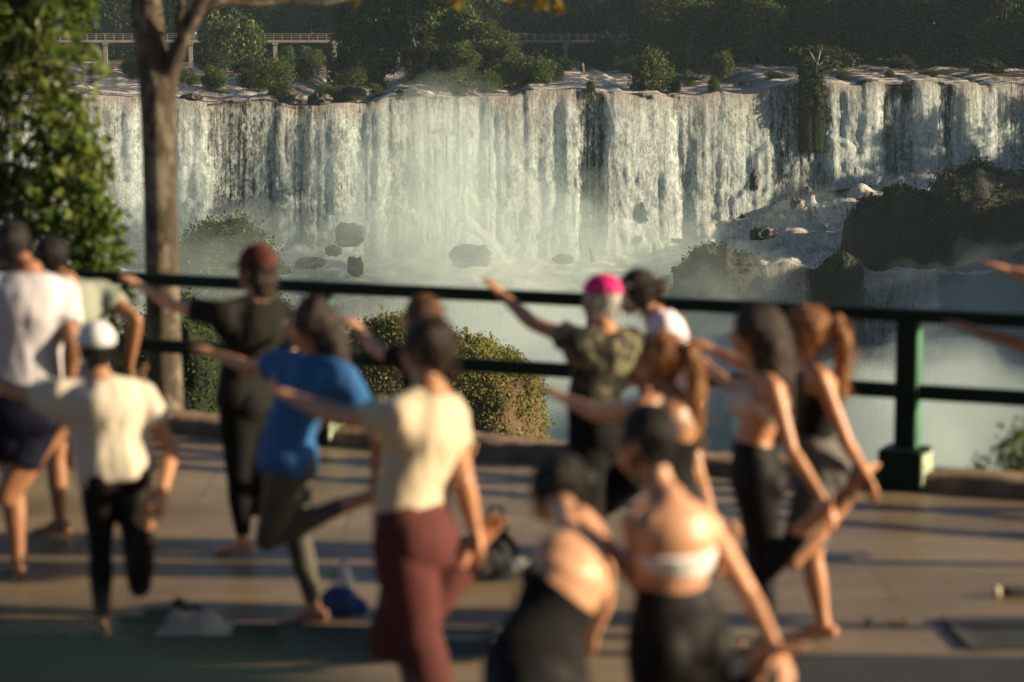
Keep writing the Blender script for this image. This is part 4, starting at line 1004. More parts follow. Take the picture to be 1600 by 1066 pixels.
def person(label, H, Y, fx, phi, px, sex='f', hold=1, skin=0, hair=('dark', 'short'), clothes=(), pose='stretch', dy={}, headyaw=0.0, headpitch=0.0, voxel=.0085, group='people in the yoga class', curl_ext=.15, twist=0.0, detail=True, z0=0.0):
    """joints come from a standing one legged stretch; px moves single joints to where the photograph shows them"""
    ph = R(phi); F = np.array([-math.sin(ph), math.cos(ph), 0]); Rt = np.array([math.cos(ph), math.sin(ph), 0]); h = hold
    B = np.array([0, Y, z0]); B[0] = (fx - 800) / FPX * (Y * CP - (z0 - CAMZ) * SP)
    def loc(f, s, u): return B + H * (f * F + s * Rt + u * ZU)
    J = {}
    def put(n, dflt, parent=None, bone=0, far=None):
        if n in px:
            y = dflt[1] + dy.get(n, 0)
            if parent is not None:      # the depth along the sight line that gives the bone its length
                ys = y + np.linspace(-.7, .7, 281); pts = np.array([at(px[n][0], px[n][1], yy) for yy in ys]); dd = np.linalg.norm(pts - parent, axis=1)
                e = np.abs(dd - bone * H) / H + .02 * np.abs(ys - y)
                if far is not None: e = e + (.3 * np.maximum(0, (parent[1] - ys) * far))
                y = ys[np.argmin(e)]
            J[n] = at(px[n][0], px[n][1], y)
        else: J[n] = np.array(dflt, float) + np.array([0, dy.get(n, 0), 0])
        return J[n]
    st, hd = -h, h            # standing side, holding side
    pel = put('pelvis', loc(0, .0, .53)); pel[2] = np.clip(pel[2], z0 + .50 * H, z0 + .54 * H); nk = put('neck', pel + H * (.03 * F + .295 * ZU))
    spine = unit(nk - pel); tw = R(twist); SA = unit(Rt * math.cos(tw) - F * math.sin(tw)); SA = unit(SA - spine * SA.dot(spine))
    sw = .108 if sex == 'm' else .094
    put('sh_hold', nk + SA * hd * sw * H - spine * .035 * H); put('sh_ext', nk + SA * st * sw * H - spine * .03 * H)
    HA = unit(Rt - spine * Rt.dot(spine) * .5); hip_h = pel + HA * hd * .05 * H - ZU * .02 * H; hip_s = pel + HA * st * .05 * H - ZU * .02 * H
    SAr = unit(J['sh_hold'] - J['sh_ext']) * h
    # standing leg
    ans = put('ankle_stand', loc(-.01, st * .03, .047)); kns = put('knee_stand', hip_s * .49 + ans * .51 + F * .012 * H)
    # bent leg
    if pose == 'stretch':
        kn = put('knee_hold', hip_h + H * (.03 * F - .243 * ZU + .01 * Rt * hd), hip_h, .245); an = put('ankle_hold', kn + H * unit(-F * .85 + ZU * .5) * .235, kn, .235)
    else:
        an = put('ankle_hold', loc(-.01, hd * .055, .047)); kn = put('knee_hold', hip_h * .49 + an * .51 + F * .012 * H)
    toe_h = put('toe_hold', an + H * (unit(an - kn) * .05 + unit(-F * .4 + ZU * .9) * .10)) if pose == 'stretch' else None
    # arms
    def arm_joints(side, wd, pole, reach):
        sh = J['sh_' + side]; e, w_ = 'elbow_' + side, 'wrist_' + side
        if e in px:
            el = put(e, sh + (wd - sh) * .5, sh, .172); wr = put(w_, wd, el, .150)
        else:
            wr = put(w_, wd, sh if reach else None, .172 + .146, reach); el = put(e, ik(sh, wr, .172 * H, .150 * H, pole))
        return el, wr
    el_e, we = arm_joints('ext', J['sh_ext'] + H * (F * .30 + ZU * .03) if pose == 'stretch' else J['sh_ext'] + H * (-.31 * ZU + .05 * F), -ZU + .3 * Rt * st, 1 if pose == 'stretch' else None)
    el_h, wh = arm_joints('hold', an + np.array([0, 0, .03]) if pose == 'stretch' else J['sh_hold'] + H * (-.31 * ZU + .05 * F + .03 * Rt * hd), -F + .5 * Rt * hd, None)
    if pose == 'stretch' and 'wrist_hold' in px:      # bring hand and foot together in depth
        C0 = np.array([0, 0, CAMZ]); gap_ = (an[1] + toe_h[1]) / 2 - wh[1]
        def deeper(P, d): return C0 + (P - C0) * ((P[1] + d) / P[1])
        wh = deeper(wh, .6 * gap_); an = deeper(an, -.4 * gap_); toe_h = deeper(toe_h, -.4 * gap_)
    hdir = unit(spine * .8 + ZU * .5 + F * .25); head = put('head', nk + hdir * .105 * H + F * .012 * H)
    k = H / 1.70; hk = k ** .5
    hy = R(headyaw); HF = unit(F * math.cos(hy) + Rt * math.sin(hy)); hp = R(headpitch); HF = unit(HF * math.cos(hp) + ZU * math.sin(hp)); HR = unit(np.cross(HF, ZU)); HU = np.cross(HR, HF)
    hw, hdp, hh = .074 * hk, .094 * hk, .112 * hk
    root = thing('person', label, 'person', B, group)
    W_, D_ = WM[sex], DM[sex]
    def torso(mb, t0, t1, infl, ends='round', n=20, drape=False):
        ts = sorted(set([t0, t1] + [t for t in TT if t0 < t < t1] + list(np.linspace(t0, t1, 5))))
        C = []; A = []; ra = []; rb = []
        for t in ts:
            s = np.clip(t, 0, 1); lord = (.012 * math.sin(s * math.pi * 2) - .010 * (s > .6)) * H
            C.append(pel + (nk - pel) * t + F * lord); A.append(unit(HA * (1 - s) + SAr * s))
            wa, da = np.interp(t, TT, W_), np.interp(t, TT, D_)
            if drape and -.2 < t < .72: wa = max(wa, .97 * np.interp(.74, TT, W_)); da = max(da, .95 * np.interp(.74, TT, D_))
            ra.append(wa * H + infl); rb.append(da * H + infl)
        mb.loft(C, ra, rb, A, n=n, ends=ends)
    ta = .90 if sex == 'f' else 1.08
    def arm(mb, s, e, w_, infl=0.0, f0=0.0, f1=1.0, ends='round', fore=True):
        a = s + (e - s) * f0; c = s + (e - s) * f1
        fr = np.linspace(f0, f1, 4); rr = [np.interp(f, [0, .35, .7, 1], [.0285, .0275, .0240, .0225]) * H * ta + infl for f in fr]
        mb.loft([s + (e - s) * f for f in fr], rr, n=14, ends=ends)
        if fore: mb.loft([e, e + (w_ - e) * .25, e + (w_ - e) * .6, w_], [.0225 * H * ta + infl, .0240 * H * ta + infl, .0195 * H * ta + infl, .0150 * H * ta + infl], n=14)
    def leg(mb, hip, kn_, an_, infl=0.0, upto=2.0, wide=None, ends='flat', ff=None):
        th = [0, .25, .5, .75, 1]; rr = [.054, .052, .045, .037, .0315]; fm = 1.06 if sex == 'f' else 1.0
        if wide is not None: infl_at = lambda f: infl + wide * f
        else: infl_at = lambda f: infl
        f1 = min(upto, 1.0); fs = np.linspace(0, f1, 6)
        mb.loft([hip + (kn_ - hip) * f for f in fs], [np.interp(f, th, rr) * H * fm + infl_at(f) for f in fs], n=16, ends='round' if upto >= 1 else ends)
        if upto > 1.0:
            g1 = upto - 1.0; gs = np.linspace(0, g1, 6); bk = unit(-F + .01)
            calf = unit(np.cross(np.cross(unit(an_ - kn_), -unit(hip - kn_) if np.linalg.norm(np.cross(an_ - kn_, hip - kn_)) > .05 * H * H * .2 else F), unit(an_ - kn_)))
            mb.loft([kn_ + (an_ - kn_) * g for g in gs], [np.interp(g, [0, .15, .32, .6, .85, 1], [.0315, .0325, .0345, .0275, .0215, .0205]) * H + infl_at(1 + g) for g in gs], n=16, ends=ends)
    # ---- body: one skin
    mb = MB(); torso(mb, -.12, 1.0, 0.0)
    mb.loft([nk - spine * .03 * H, nk + (head - nk) * .45, head - HU * hh * .35 - HF * .018], [.036 * H * (1 if sex == 'm' else .86), .031 * H * (1 if sex == 'm' else .86), .031 * H], n=14)
    for sh in ('sh_hold', 'sh_ext'):
        mb.loft([nk - spine * .012 * H, nk * .45 + J[sh] * .55 - spine * .004 * H, J[sh]], [.030 * H, .030 * H, .030 * H * ta], n=12)
        mb.loft([pel + (nk - pel) * .80 + (J[sh] - nk) * .35, J[sh] - spine * .01 * H], [.045 * H * ta, .031 * H * ta], n=12)
    # shoulder blades, buttocks, chest
    for sg in (1, -1):
        mb.ball(pel + (nk - pel) * .76 + SAr * sg * .048 * H - F * .040 * H, (.034 * H, .020 * H, .045 * H), (SAr, unit(np.cross(SAr, spine)), spine), n=12, m=8)
        mb.ball(pel - ZU * .018 * H + HA * sg * .045 * H - F * .035 * H, (.050 * H, .046 * H, .052 * H), (HA, F, ZU), n=12, m=8)
        if sex == 'f': mb.ball(pel + (nk - pel) * .69 + SAr * sg * .041 * H + F * .040 * H, .034 * H, n=12, m=8)
        else: mb.ball(pel + (nk - pel) * .76 + SAr * sg * .045 * H + F * .040 * H, (.045 * H, .025 * H, .035 * H), (SAr, unit(np.cross(spine, SAr)), spine), n=12, m=8)
    arm(mb, J['sh_hold'], el_h, wh); arm(mb, J['sh_ext'], el_e, we)
    leg(mb, hip_s, kns, ans, ends='round'); leg(mb, hip_h, kn, an, ends='round')
    for hp_, kk in ((hip_s, kns), (hip_h, kn)): mb.ball(kk + unit(F) * .004, .032 * H, n=12, m=8)
    foot_shapes(mb, ans, kns, F + .12 * Rt * st, k, ZU)
    if pose == 'stretch': foot_shapes(mb, an, kn, toe_h - an, k, unit(an - kn) * -.2 + unit(np.cross(np.cross(toe_h - an, an - kn), toe_h - an)) * -1)
    else: foot_shapes(mb, an, kn, F + .12 * Rt * hd, k, ZU)
    # head: skull, face, jaw, nose, brow, lips, ears
    ax = (HR, HF, HU)
    mb.ball(head + HU * .016 * hk - HF * .010 * hk, (hw, hdp, hh * .88), ax, n=20, m=12)
    mb.ball(head - HU * .030 * hk + HF * .026 * hk, (hw * .80, hdp * .64, hh * .78), ax, n=16, m=10)
    mb.ball(head - HU * .085 * hk + HF * .058 * hk, (.026 * hk, .022 * hk, .020 * hk), ax, n=12, m=8)
    mb.loft([head + HU * .012 * hk + HF * .083 * hk, head - HU * .022 * hk + HF * .104 * hk, head - HU * .030 * hk + HF * .097 * hk], [.008 * hk, .0115 * hk, .013 * hk], n=8)
    mb.loft([head + HU * .022 * hk + HF * .078 * hk + HR * s_ * .036 * hk for s_ in (-1, 0, 1)], [.009 * hk, .010 * hk, .009 * hk], n=8)
    mb.loft([head - HU * .056 * hk + HF * (.084 + .006 * (s_ == 0)) * hk + HR * s_ * .019 * hk for s_ in (-1, 0, 1)], [.006 * hk, .0085 * hk, .006 * hk], n=8)
    for s_ in (-1, 1):
        mb.ball(head - HU * .006 * hk - HF * .006 * hk + HR * s_ * hw * 1.02, (.008 * hk, .017 * hk, .030 * hk), ax, n=10, m=8)
        mb.ball(head - HU * .020 * hk + HF * .064 * hk + HR * s_ * .034 * hk, (.020 * hk, .018 * hk, .018 * hk), ax, n=10, m=8)
    body = remesh(mb, voxel, 5, .5)
    hm = MB()
    ef = unit(we - el_e); hand_shapes(hm, we, ef + .06 * ZU, ZU, unit(np.cross(ef, ZU)) * (1 if h > 0 else -1), k, curl_ext)
    hf = unit(wh - el_h)
    if pose == 'stretch':
        tf = unit(toe_h - an); gd = unit(hf * .75 + tf * .35 + unit(an - wh) * .4); hand_shapes(hm, wh, gd, unit(wh - an) + .2 * hf, unit(np.cross(gd, unit(wh - an) + .01)), k, .75, .05, .7)
    else: hand_shapes(hm, wh, hf, Rt * hd, F, k, .35)
    hands = remesh(hm, .0042 if detail else .008, 3, .45)
    me = join_meshes('body', [body, hands]); V = verts_of(me) - B.astype(np.float32); set_verts(me, V); me.materials.append(SKIN[skin]); link('body', me, None, root)
    for s_ in (-1, 1):
        if detail: MB().ball(head - B + HU * .003 * hk + HF * .074 * hk + HR * s_ * .031 * hk, .0125 * hk, n=10, m=8).build('eye', M_EYE, root)
    def part(name, mb_, mat, vox=.012, sm=5, amp=.006, fr=(9, 9, 5), seed=1, parent=None):
        m = remesh(mb_, vox if detail else vox * 2, sm, .5); roughen(m, amp, fr, seed, 3); set_verts(m, verts_of(m) - B.astype(np.float32)); return link(name, m, mat, parent or root)
    sd_ = int(H * 1000 + fx) % 97
    for g in clothes:
        kind, mat = g[0], CL[g[1]]; o = dict(g[2]) if len(g) > 2 else {}
        b = MB()
        if kind == 'tshirt':
            inf = o.get('loose', .018)
            lo = o.get('hem', -.10); torso(b, lo, .97, inf, 'flat', 24, True)
            for sh, e in (('sh_hold', el_h), ('sh_ext', el_e)):
                b.loft([nk - spine * .02 * H, nk * .45 + J[sh] * .55 - spine * .010 * H, J[sh]], [.034 * H + inf * .5, .034 * H + inf * .5, .034 * H * ta + inf], n=14)
                b.loft([pel + (nk - pel) * .74 + (J[sh] - nk) * .45, J[sh] - spine * .01 * H], [.052 * H * ta + inf, .034 * H * ta + inf], n=14)
                f1 = o.get('sleeve', .62); arm(b, J[sh], e, e, inf + .004, 0, f1, 'flat', False)
            part('shirt', b, mat, .011, 14, .016, (11, 11, 3.2), sd_)
        elif kind == 'tank':
            torso(b, o.get('hem', -.02), o.get('top', .80), .008, 'flat', 22)
            for sg in (1, -1):
                c = pel + (nk - pel) * .69 + SAr * sg * .041 * H + F * .040 * H
                if sex == 'f': b.ball(c, .034 * H + .008, n=12, m=8)
                b.loft([pel + (nk - pel) * .78 + SAr * sg * .05 * H - F * .062 * H, nk + SAr * sg * .052 * H + spine * .008 * H, pel + (nk - pel) * .8 + SAr * sg * .048 * H + F * .066 * H], .014, n=8)
            part('vest', b, mat, .009, 4, .003)
        elif kind == 'bra':
            torso(b, .60, o.get('top', .72), .0065, 'flat', 26)
            for sg in (1, -1):
                c = pel + (nk - pel) * .69 + SAr * sg * .041 * H + F * .040 * H; b.ball(c, .034 * H + .007, n=12, m=8)
                if o.get('straps', 1): b.loft([pel + (nk - pel) * .72 + SAr * sg * .045 * H - F * .066 * H, nk + SAr * sg * .05 * H + spine * .006 * H - F * .012 * H, c + F * .03 * H + spine * .02 * H], .009, n=8)
            part('sports_bra', b, mat, .008, 6, .002)
        elif kind in ('leggings', 'shorts', 'trousers', 'bike_shorts'):
            inf = dict(leggings=.0055, shorts=.022, trousers=.026, bike_shorts=.006)[kind]; up = dict(leggings=1.90, shorts=o.get('len', .8), trousers=o.get('len', 1.7), bike_shorts=.9)[kind]
            wd = dict(leggings=0, shorts=.018, trousers=.016, bike_shorts=.001)[kind]
            torso(b, -.13, o.get('waist', .16), inf + .002, 'round', 24)
            if wd > .005: b.ball(pel - ZU * .022 * H - F * .030 * H, (.100 * H + inf, .055 * H + inf, .085 * H), (HA, F, ZU), n=18, m=10)
            else:
                for sg in (1, -1): b.ball(pel - ZU * .018 * H + HA * sg * .045 * H - F * .035 * H, (.050 * H + inf, .046 * H + inf, .052 * H + inf), (HA, F, ZU), n=12, m=8)
            leg(b, hip_s, kns, ans, inf, up, wd); leg(b, hip_h, kn, an, inf, o.get('len_hold', up), wd)
            for kk in (kns, kn):
                if up > 1: b.ball(kk, .032 * H + inf, n=12, m=8)
            part(kind, b, mat, .011, 4, .004 if kind in ('leggings', 'bike_shorts') else .010, (9, 9, 6), sd_)
    # hair
    hc, hs = hair[0], hair[1]; b = MB(); hx = head + HU * .028 * hk - HF * .022 * hk; thick = .010 if hs in ('short',) else .016
    b.ball(hx, (hw + thick, hdp * .98 + thick, hh * .86 + thick), ax, n=22, m=14)
    b.ball(head - HF * .052 * hk - HU * .025 * hk, (hw * .88, hdp * .55, hh * .62), ax, n=16, m=10)
    back = head - HF * .10 * hk
    def tail(pts, rr, rb=None): b.loft([head + HF * f * hk + HU * u * hk + HR * s_ * hk for (f, s_, u) in pts], rr, rb, HR if rb else None, n=14)
    amp, fr = .006, (22, 22, 9)
    if hs == 'bun': b.ball(head + HU * hair[2][1] * hk + HF * hair[2][0] * hk, .048 * hk, n=14, m=9); b.ball(head + HU * (hair[2][1] - .02) * hk + HF * (hair[2][0] + .015) * hk, .034 * hk)
    elif hs == 'pony':
        tail([(-.08, 0, .05), (-.14, 0, .065), (-.175, 0, .0), (-.18, 0, -.12), (-.165, 0, -.27), (-.15, 0, -.40)], [.026, .038, .046, .048, .042, .014], [.026, .038, .046, .046, .040, .012])
        amp = .020; fr = (16, 16, 7)
    elif hs == 'long':
        tail([(-.04, 0, .05), (-.085, 0, -.06), (-.105, 0, -.20), (-.115, 0, -.34), (-.12, 0, -.47)], [.082, .102, .108, .095, .055], [.095, .10, .09, .075, .04]); amp = .008; fr = (26, 26, 3)
    elif hs == 'curly':
        tail([(-.05, 0, .05), (-.10, 0, -.05), (-.125, 0, -.16), (-.12, 0, -.27), (-.11, 0, -.35)], [.082, .095, .092, .075, .04], [.07, .075, .07, .06, .035]); amp = .018; fr = (20, 20, 14)
    elif hs == 'bob':
        tail([(-.03, 0, .02), (-.06, 0, -.06), (-.06, 0, -.115)], [.082, .088, .075], [.07, .07, .055]); amp = .010
    if hs != 'none':
        m = remesh(b, .0085 if detail else .02, 3); roughen(m, amp, fr, sd_ + 5, 3)
        if detail:      # loose strands lying off the mass
            rg = np.random.default_rng(sd_ + 50); V = verts_of(m); N = normals_of(m); ii = rg.integers(0, len(V), 170 if hs in ('curly', 'pony', 'long') else 110); fl_ = MB()
            for i_ in ii:
                p0 = V[i_].astype(float); n0 = N[i_].astype(float)
                if (p0 - head).dot(HF) > .06 * hk and (p0 - head).dot(HU) < .06: continue
                d0 = unit(-HU * .8 - HF * .25 + n0 * .55 + rg.normal(size=3) * .35); L_ = rg.uniform(.03, .085)
                fl_.loft([p0 - n0 * .004, p0 + d0 * L_ * .5 + n0 * .006, p0 + d0 * L_ + rg.normal(size=3) * .010 - HU * .006], [.0026, .0020, .0008], n=4, ends='flat')
            m = join_meshes('hair', [m, fl_.mesh('fl')])
        set_verts(m, verts_of(m) - B.astype(np.float32)); link('hair', m, HAIR[hc], root)
    if len(hair) > 3:
        style, mat = hair[3]; b = MB()
        if style == 'cap':
            b.ball(hx + HU * .012 * hk, (hw + .022, hdp + .020, hh * .80 + .022), ax, n=22, m=14)
            V = np.array(b.v); rel = (V - hx).dot(HU); V = V + HU[None] * np.maximum(0, .006 - rel)[:, None]; b.v = [tuple(p) for p in V]
            c = part('cap', b, CL[mat], .008, 3, .001)
            b = MB(); b.loft([hx + HF * (hdp * .75) * 1 + HU * .012, hx + HF * (hdp + .035) + HU * .006, hx + HF * (hdp + .075) - HU * .008], [hw * .98, hw * .95, hw * .55], [.006, .005, .005], HR, n=16)
            part('visor', b, CL[mat], .006, 2, 0, parent=c)
        else:
            b.ball(hx + HU * .018 * hk, (hw + .021, hdp + .018, hh * .74 + .018), ax, n=22, m=14); V = np.array(b.v); rel = (V - hx).dot(HU); V = V + HU[None] * np.maximum(0, .016 - rel)[:, None]; b.v = [tuple(p) for p in V]
            part('cap', b, CL[mat], .008, 3, .003)
    rep = []
    for n_, a, c, L in (('thigh', hip_h, kn, .245), ('shin', kn, an, .235), ('uarm_h', J['sh_hold'], el_h, .172), ('farm_h', el_h, wh, .15), ('uarm_e', J['sh_ext'], el_e, .172), ('farm_e', el_e, we, .15), ('spine', pel, nk, .295), ('sth', hip_s, kns, .245), ('ssh', kns, ans, .235), ('shw', J['sh_hold'], J['sh_ext'], 2 * sw), ('head', nk, head, .105)):
        r_ = np.linalg.norm(c - a) / H / L
        if r_ < .85 or r_ > 1.18: rep.append('%s %.2f' % (n_, r_))
    print('PERSON', label[:40], 'off:', rep, 'stand px', [int(v) for v in proj(B)])
    return root
T = 'tshirt'; LG = 'leggings'
person('man in white shirt and navy shorts at the left edge, back turned', 1.80, 12.3, 45, 18, dict(neck=(45, 424), head=(18, 384), pelvis=(40, 635), sh_hold=(98, 458), elbow_hold=(112, 540), wrist_hold=(108, 612), ankle_hold=(112, 655), knee_hold=(8, 775), sh_ext=(-10, 455), wrist_ext=(-160, 440)), 'm', 1, 2, ('black', 'short'),
       [(T, 'white', dict(hem=-.02, loose=.024)), ('shorts', 'navy', dict(len=.62))])
person('person in grey green shirt, elbow raised, behind the white cap', 1.70, 13.4, 100, 62, dict(neck=(100, 440), head=(74, 405), pelvis=(105, 635), sh_hold=(160, 458), elbow_hold=(212, 500), wrist_hold=(202, 572), ankle_hold=(190, 610), sh_ext=(70, 455), wrist_ext=(-60, 440)), 'm', 1, 2, ('black', 'short'),
       [(T, 'greygreen', dict(sleeve=.5)), ('shorts', 'navy', dict(len=.7))])
person('child in white cap, cream shirt and black leggings at the left', 1.55, 11.05, 175, 16, dict(neck=(155, 592), head=(150, 548), pelvis=(182, 772), sh_hold=(218, 622), elbow_hold=(268, 700), wrist_hold=(253, 772), ankle_hold=(230, 812), toe_hold=(258, 775), knee_hold=(218, 915), sh_ext=(98, 620), wrist_ext=(-30, 585)), 'm', 1, 0, ('black', 'short', None, ('cap', 'capwhite')),
       [(T, 'cream', dict(hem=-.11, sleeve=.55, loose=.034)), (LG, 'lycra')])
person('woman in rust brown cap and black shirt by the tree trunk', 1.70, 12.85, 385, 62, dict(neck=(400, 468), head=(398, 424), pelvis=(385, 628), sh_ext=(345, 490), sh_hold=(440, 492), wrist_ext=(222, 449), elbow_hold=(462, 580), wrist_hold=(470, 650), ankle_hold=(470, 690), knee_hold=(400, 790)), 'f', 1, 1, ('dark', 'bob', None, ('cap', 'capbrown')),
       [(T, 'charcoal', dict(loose=.020, hem=-.12)), (LG, 'black')])
person('woman in blue shirt and olive leggings, dark curly hair', 1.63, 11.2, 485, 92, dict(neck=(486, 556), head=(484, 508), pelvis=(452, 745), sh_ext=(445, 572), sh_hold=(535, 590), elbow_hold=(592, 692), wrist_hold=(586, 752), ankle_hold=(552, 782), toe_hold=(592, 762), knee_hold=(418, 842), wrist_ext=(335, 553)), 'f', -1, 0, ('dark', 'curly'),
       [(T, 'blue', dict(hem=-.14, loose=.030, sleeve=.45)), (LG, 'olive')])
person('brown haired person mostly hidden behind the beige shirt man', 1.68, 12.3, 672, 68, dict(neck=(660, 548), head=(656, 498), sh_ext=(640, 562), wrist_ext=(560, 517), ankle_hold=(712, 722), wrist_hold=(700, 700), toe_hold=(758, 706)), 'f', 1, 1, ('brown', 'short'),
       [(T, 'black', {}), (LG, 'lycra')])
person('man in beige shirt and maroon trousers, largest figure in the centre', 1.74, 9.3, 690, 62, dict(neck=(668, 610), head=(664, 548), pelvis=(645, 842), sh_ext=(622, 650), sh_hold=(704, 650), elbow_hold=(724, 752), wrist_hold=(742, 828), ankle_hold=(728, 866), toe_hold=(756, 830), knee_hold=(612, 1000), wrist_ext=(465, 625)), 'm', 1, 0, ('dark', 'bun', (-.07, .085)),
       [(T, 'beige', dict(hem=-.04, loose=.016, sleeve=.5)), ('trousers', 'maroon', dict(len=1.75, waist=.12, len_hold=1.9))])
person('grey haired person in pink cap and camouflage shirt', 1.58, 12.3, 920, 60, dict(neck=(942, 516), head=(936, 470), pelvis=(932, 700), sh_ext=(900, 532), sh_hold=(985, 535), wrist_ext=(786, 462), elbow_hold=(1010, 610), wrist_hold=(1010, 690), ankle_hold=(1010, 730)), 'm', 1, 0, ('grey', 'short', None, ('beanie', 'pink')),
       [(T, 'camo', dict(hem=-.10, loose=.024, sleeve=.35)), ('trousers', 'black', dict(len=1.8))])
person('woman in pale pink shirt leaning close to the pink cap', 1.62, 12.9, 1065, 84, dict(neck=(1022, 490), head=(992, 458), pelvis=(1062, 690), sh_hold=(1040, 512), sh_ext=(1030, 515), elbow_hold=(1030, 590), wrist_hold=(1000, 556), wrist_ext=(985, 600)), 'f', -1, 0, ('dark', 'bun', (-.13, .03)),
       [(T, 'pinkwhite', dict(sleeve=.6)), (LG, 'lycra')], pose='stand', dy=dict(wrist_hold=-.35, elbow_hold=-.2))
person('woman with a long auburn ponytail and black vest behind the front pair', 1.60, 9.9, 1075, 62, dict(neck=(1040, 610), head=(1028, 566), pelvis=(1062, 820), sh_ext=(1000, 640), sh_hold=(1068, 640), wrist_ext=(880, 622), elbow_hold=(1090, 740), ankle_hold=(1120, 860)), 'f', 1, 0, ('red', 'pony'),
       [('tank', 'black', dict(top=.66)), (LG, 'lycra')])
person('dark haired woman bending forward in a low backed black top at the front', 1.62, 7.3, 860, 26, dict(neck=(900, 840), head=(868, 768), pelvis=(838, 1110), sh_ext=(848, 890), elbow_ext=(880, 1000), wrist_ext=(912, 1095), sh_hold=(940, 878), elbow_hold=(945, 935), wrist_hold=(926, 992)), 'f', 1, 1, ('black', 'bun', (-.105, .05)),
       [('tank', 'black', dict(top=.62)), (LG, 'lycra')], pose='stand', dy=dict(neck=.30, sh_ext=.20, sh_hold=.34, head=.36, elbow_ext=.2, wrist_ext=.25, elbow_hold=.5, wrist_hold=.6), headyaw=-40)
person('woman in white sports bra and black leggings at the front, back turned', 1.66, 7.6, 1065, 24, dict(neck=(1042, 778), head=(1006, 690), pelvis=(1062, 995), sh_ext=(990, 815), sh_hold=(1108, 822), elbow_ext=(1012, 930), wrist_ext=(940, 838), elbow_hold=(1168, 925), wrist_hold=(1214, 1018), ankle_hold=(1190, 1045), toe_hold=(1228, 1040), knee_hold=(1092, 1160)), 'f', 1, 1, ('black', 'short'),
       [('bra', 'bra', dict(straps=0, top=.645)), (LG, 'lycra', dict(waist=.24))], curl_ext=.5, headyaw=-35)
person('woman with long straight dark hair and beige sports bra', 1.63, 10.6, 1196, 82, dict(neck=(1186, 580), head=(1176, 520), pelvis=(1184, 742), sh_hold=(1208, 606), elbow_hold=(1236, 705), wrist_hold=(1286, 780), ankle_hold=(1262, 822), toe_hold=(1312, 790), knee_hold=(1196, 890), sh_ext=(1172, 606), wrist_ext=(1104, 572)), 'f', -1, 0, ('dark', 'long'),
       [('bra', 'tan', {}), (LG, 'lycra')])
person('woman with wavy auburn ponytail and grey cycling shorts near the post', 1.63, 10.9, 1280, 80, dict(neck=(1264, 576), head=(1258, 522), pelvis=(1282, 725), sh_hold=(1282, 590), elbow_hold=(1322, 690), wrist_hold=(1354, 742), ankle_hold=(1330, 775), toe_hold=(1372, 745), knee_hold=(1238, 872), knee_stand=(1268, 868), sh_ext=(1258, 592), wrist_ext=(1118, 548)), 'f', -1, 0, ('red', 'pony'),
       [('tank', 'black', dict(hem=.28)), ('bike_shorts', 'grey')])
person('person at the right edge, only the raised upper hand in view', 1.75, 12.6, 1790, 75, dict(wrist_ext=(1582, 424), sh_ext=(1770, 470)), 'm', 1, 0, ('dark', 'short'), [(T, 'white', {}), ('shorts', 'navy', {})])
person('person at the right edge, only the lower outstretched arm in view', 1.66, 11.2, 1725, 72, dict(wrist_ext=(1528, 517), sh_ext=(1712, 548), elbow_ext=(1622, 545)), 'f', 1, 2, ('dark', 'pony'), [(T, 'black', {}), (LG, 'lycra')])
for (lab, px_, sh, pn) in (('tiny walker in pale shirt on the footbridge left of centre', 306, 'white', 'black'), ('tiny walker in rust shirt on the footbridge near its second pier', 488, 'maroon', 'black')):
    person(lab, 1.7, 446.5, px_, 80, {}, 'm', 1, 0, ('dark', 'short'), [(T, sh, {}), ('trousers', pn, {})], pose='stand', voxel=.03, group='walkers on the footbridge', detail=False, z0=float(fb0[2]) - .05)
# ------------------------------------------------------------------ mats and belongings on the paving
M_MAT = [mat_surface('mat_' + n, tuple(x * .8 for x in c), c, .75, 6, .3, 180, .004) for n, c in (('teal', (.018, .032, .034)), ('slate', (.03, .034, .038)), ('blue', (.022, .036, .06)))]
def mat(label, px, py, L, rz, k, W=.62):
    c = ground(px, py); b = MB(); n = 30
    for i in range(n + 1):
        t = i / n - .5; z = .004 + (.014 * max(0, abs(t) - .46) / .04)
        for (yy, zz) in ((-W / 2, z), (W / 2, z)): b.v.append((t * L, yy, zz)); b.v.append((t * L, yy, zz + .005))
    for i in range(n):
        a = i * 4; e = a + 4; b.f += [(a + 1, e + 1, e + 3, a + 3), (a, a + 2, e + 2, e), (a, e, e + 1, a + 1), (a + 2, a + 3, e + 3, e + 2)]
    b.f += [(0, 1, 3, 2), (n * 4, n * 4 + 2, n * 4 + 3, n * 4 + 1)]
    o = b.build('yoga_mat', M_MAT[k], smooth=False); o.location = c; o.rotation_euler = (0, 0, rz); return tag(o, label, 'yoga mat', 'yoga mats on the paving')
mat('teal yoga mat under the woman in blue shirt', 470, 1003, 1.75, R(-6), 0)
mat('dark mat lying empty at the right edge of the paving', 1770, 988, 1.7, R(3), 1)
mat('slate mat under the woman in grey cycling shorts', 1330, 1052, 1.75, R(-4), 1)
mat('teal mat under the child in white cap', 180, 1010, 1.75, R(8), 0)
mat('teal mat under the man in beige shirt', 720, 1185, 1.8, R(4), 0)
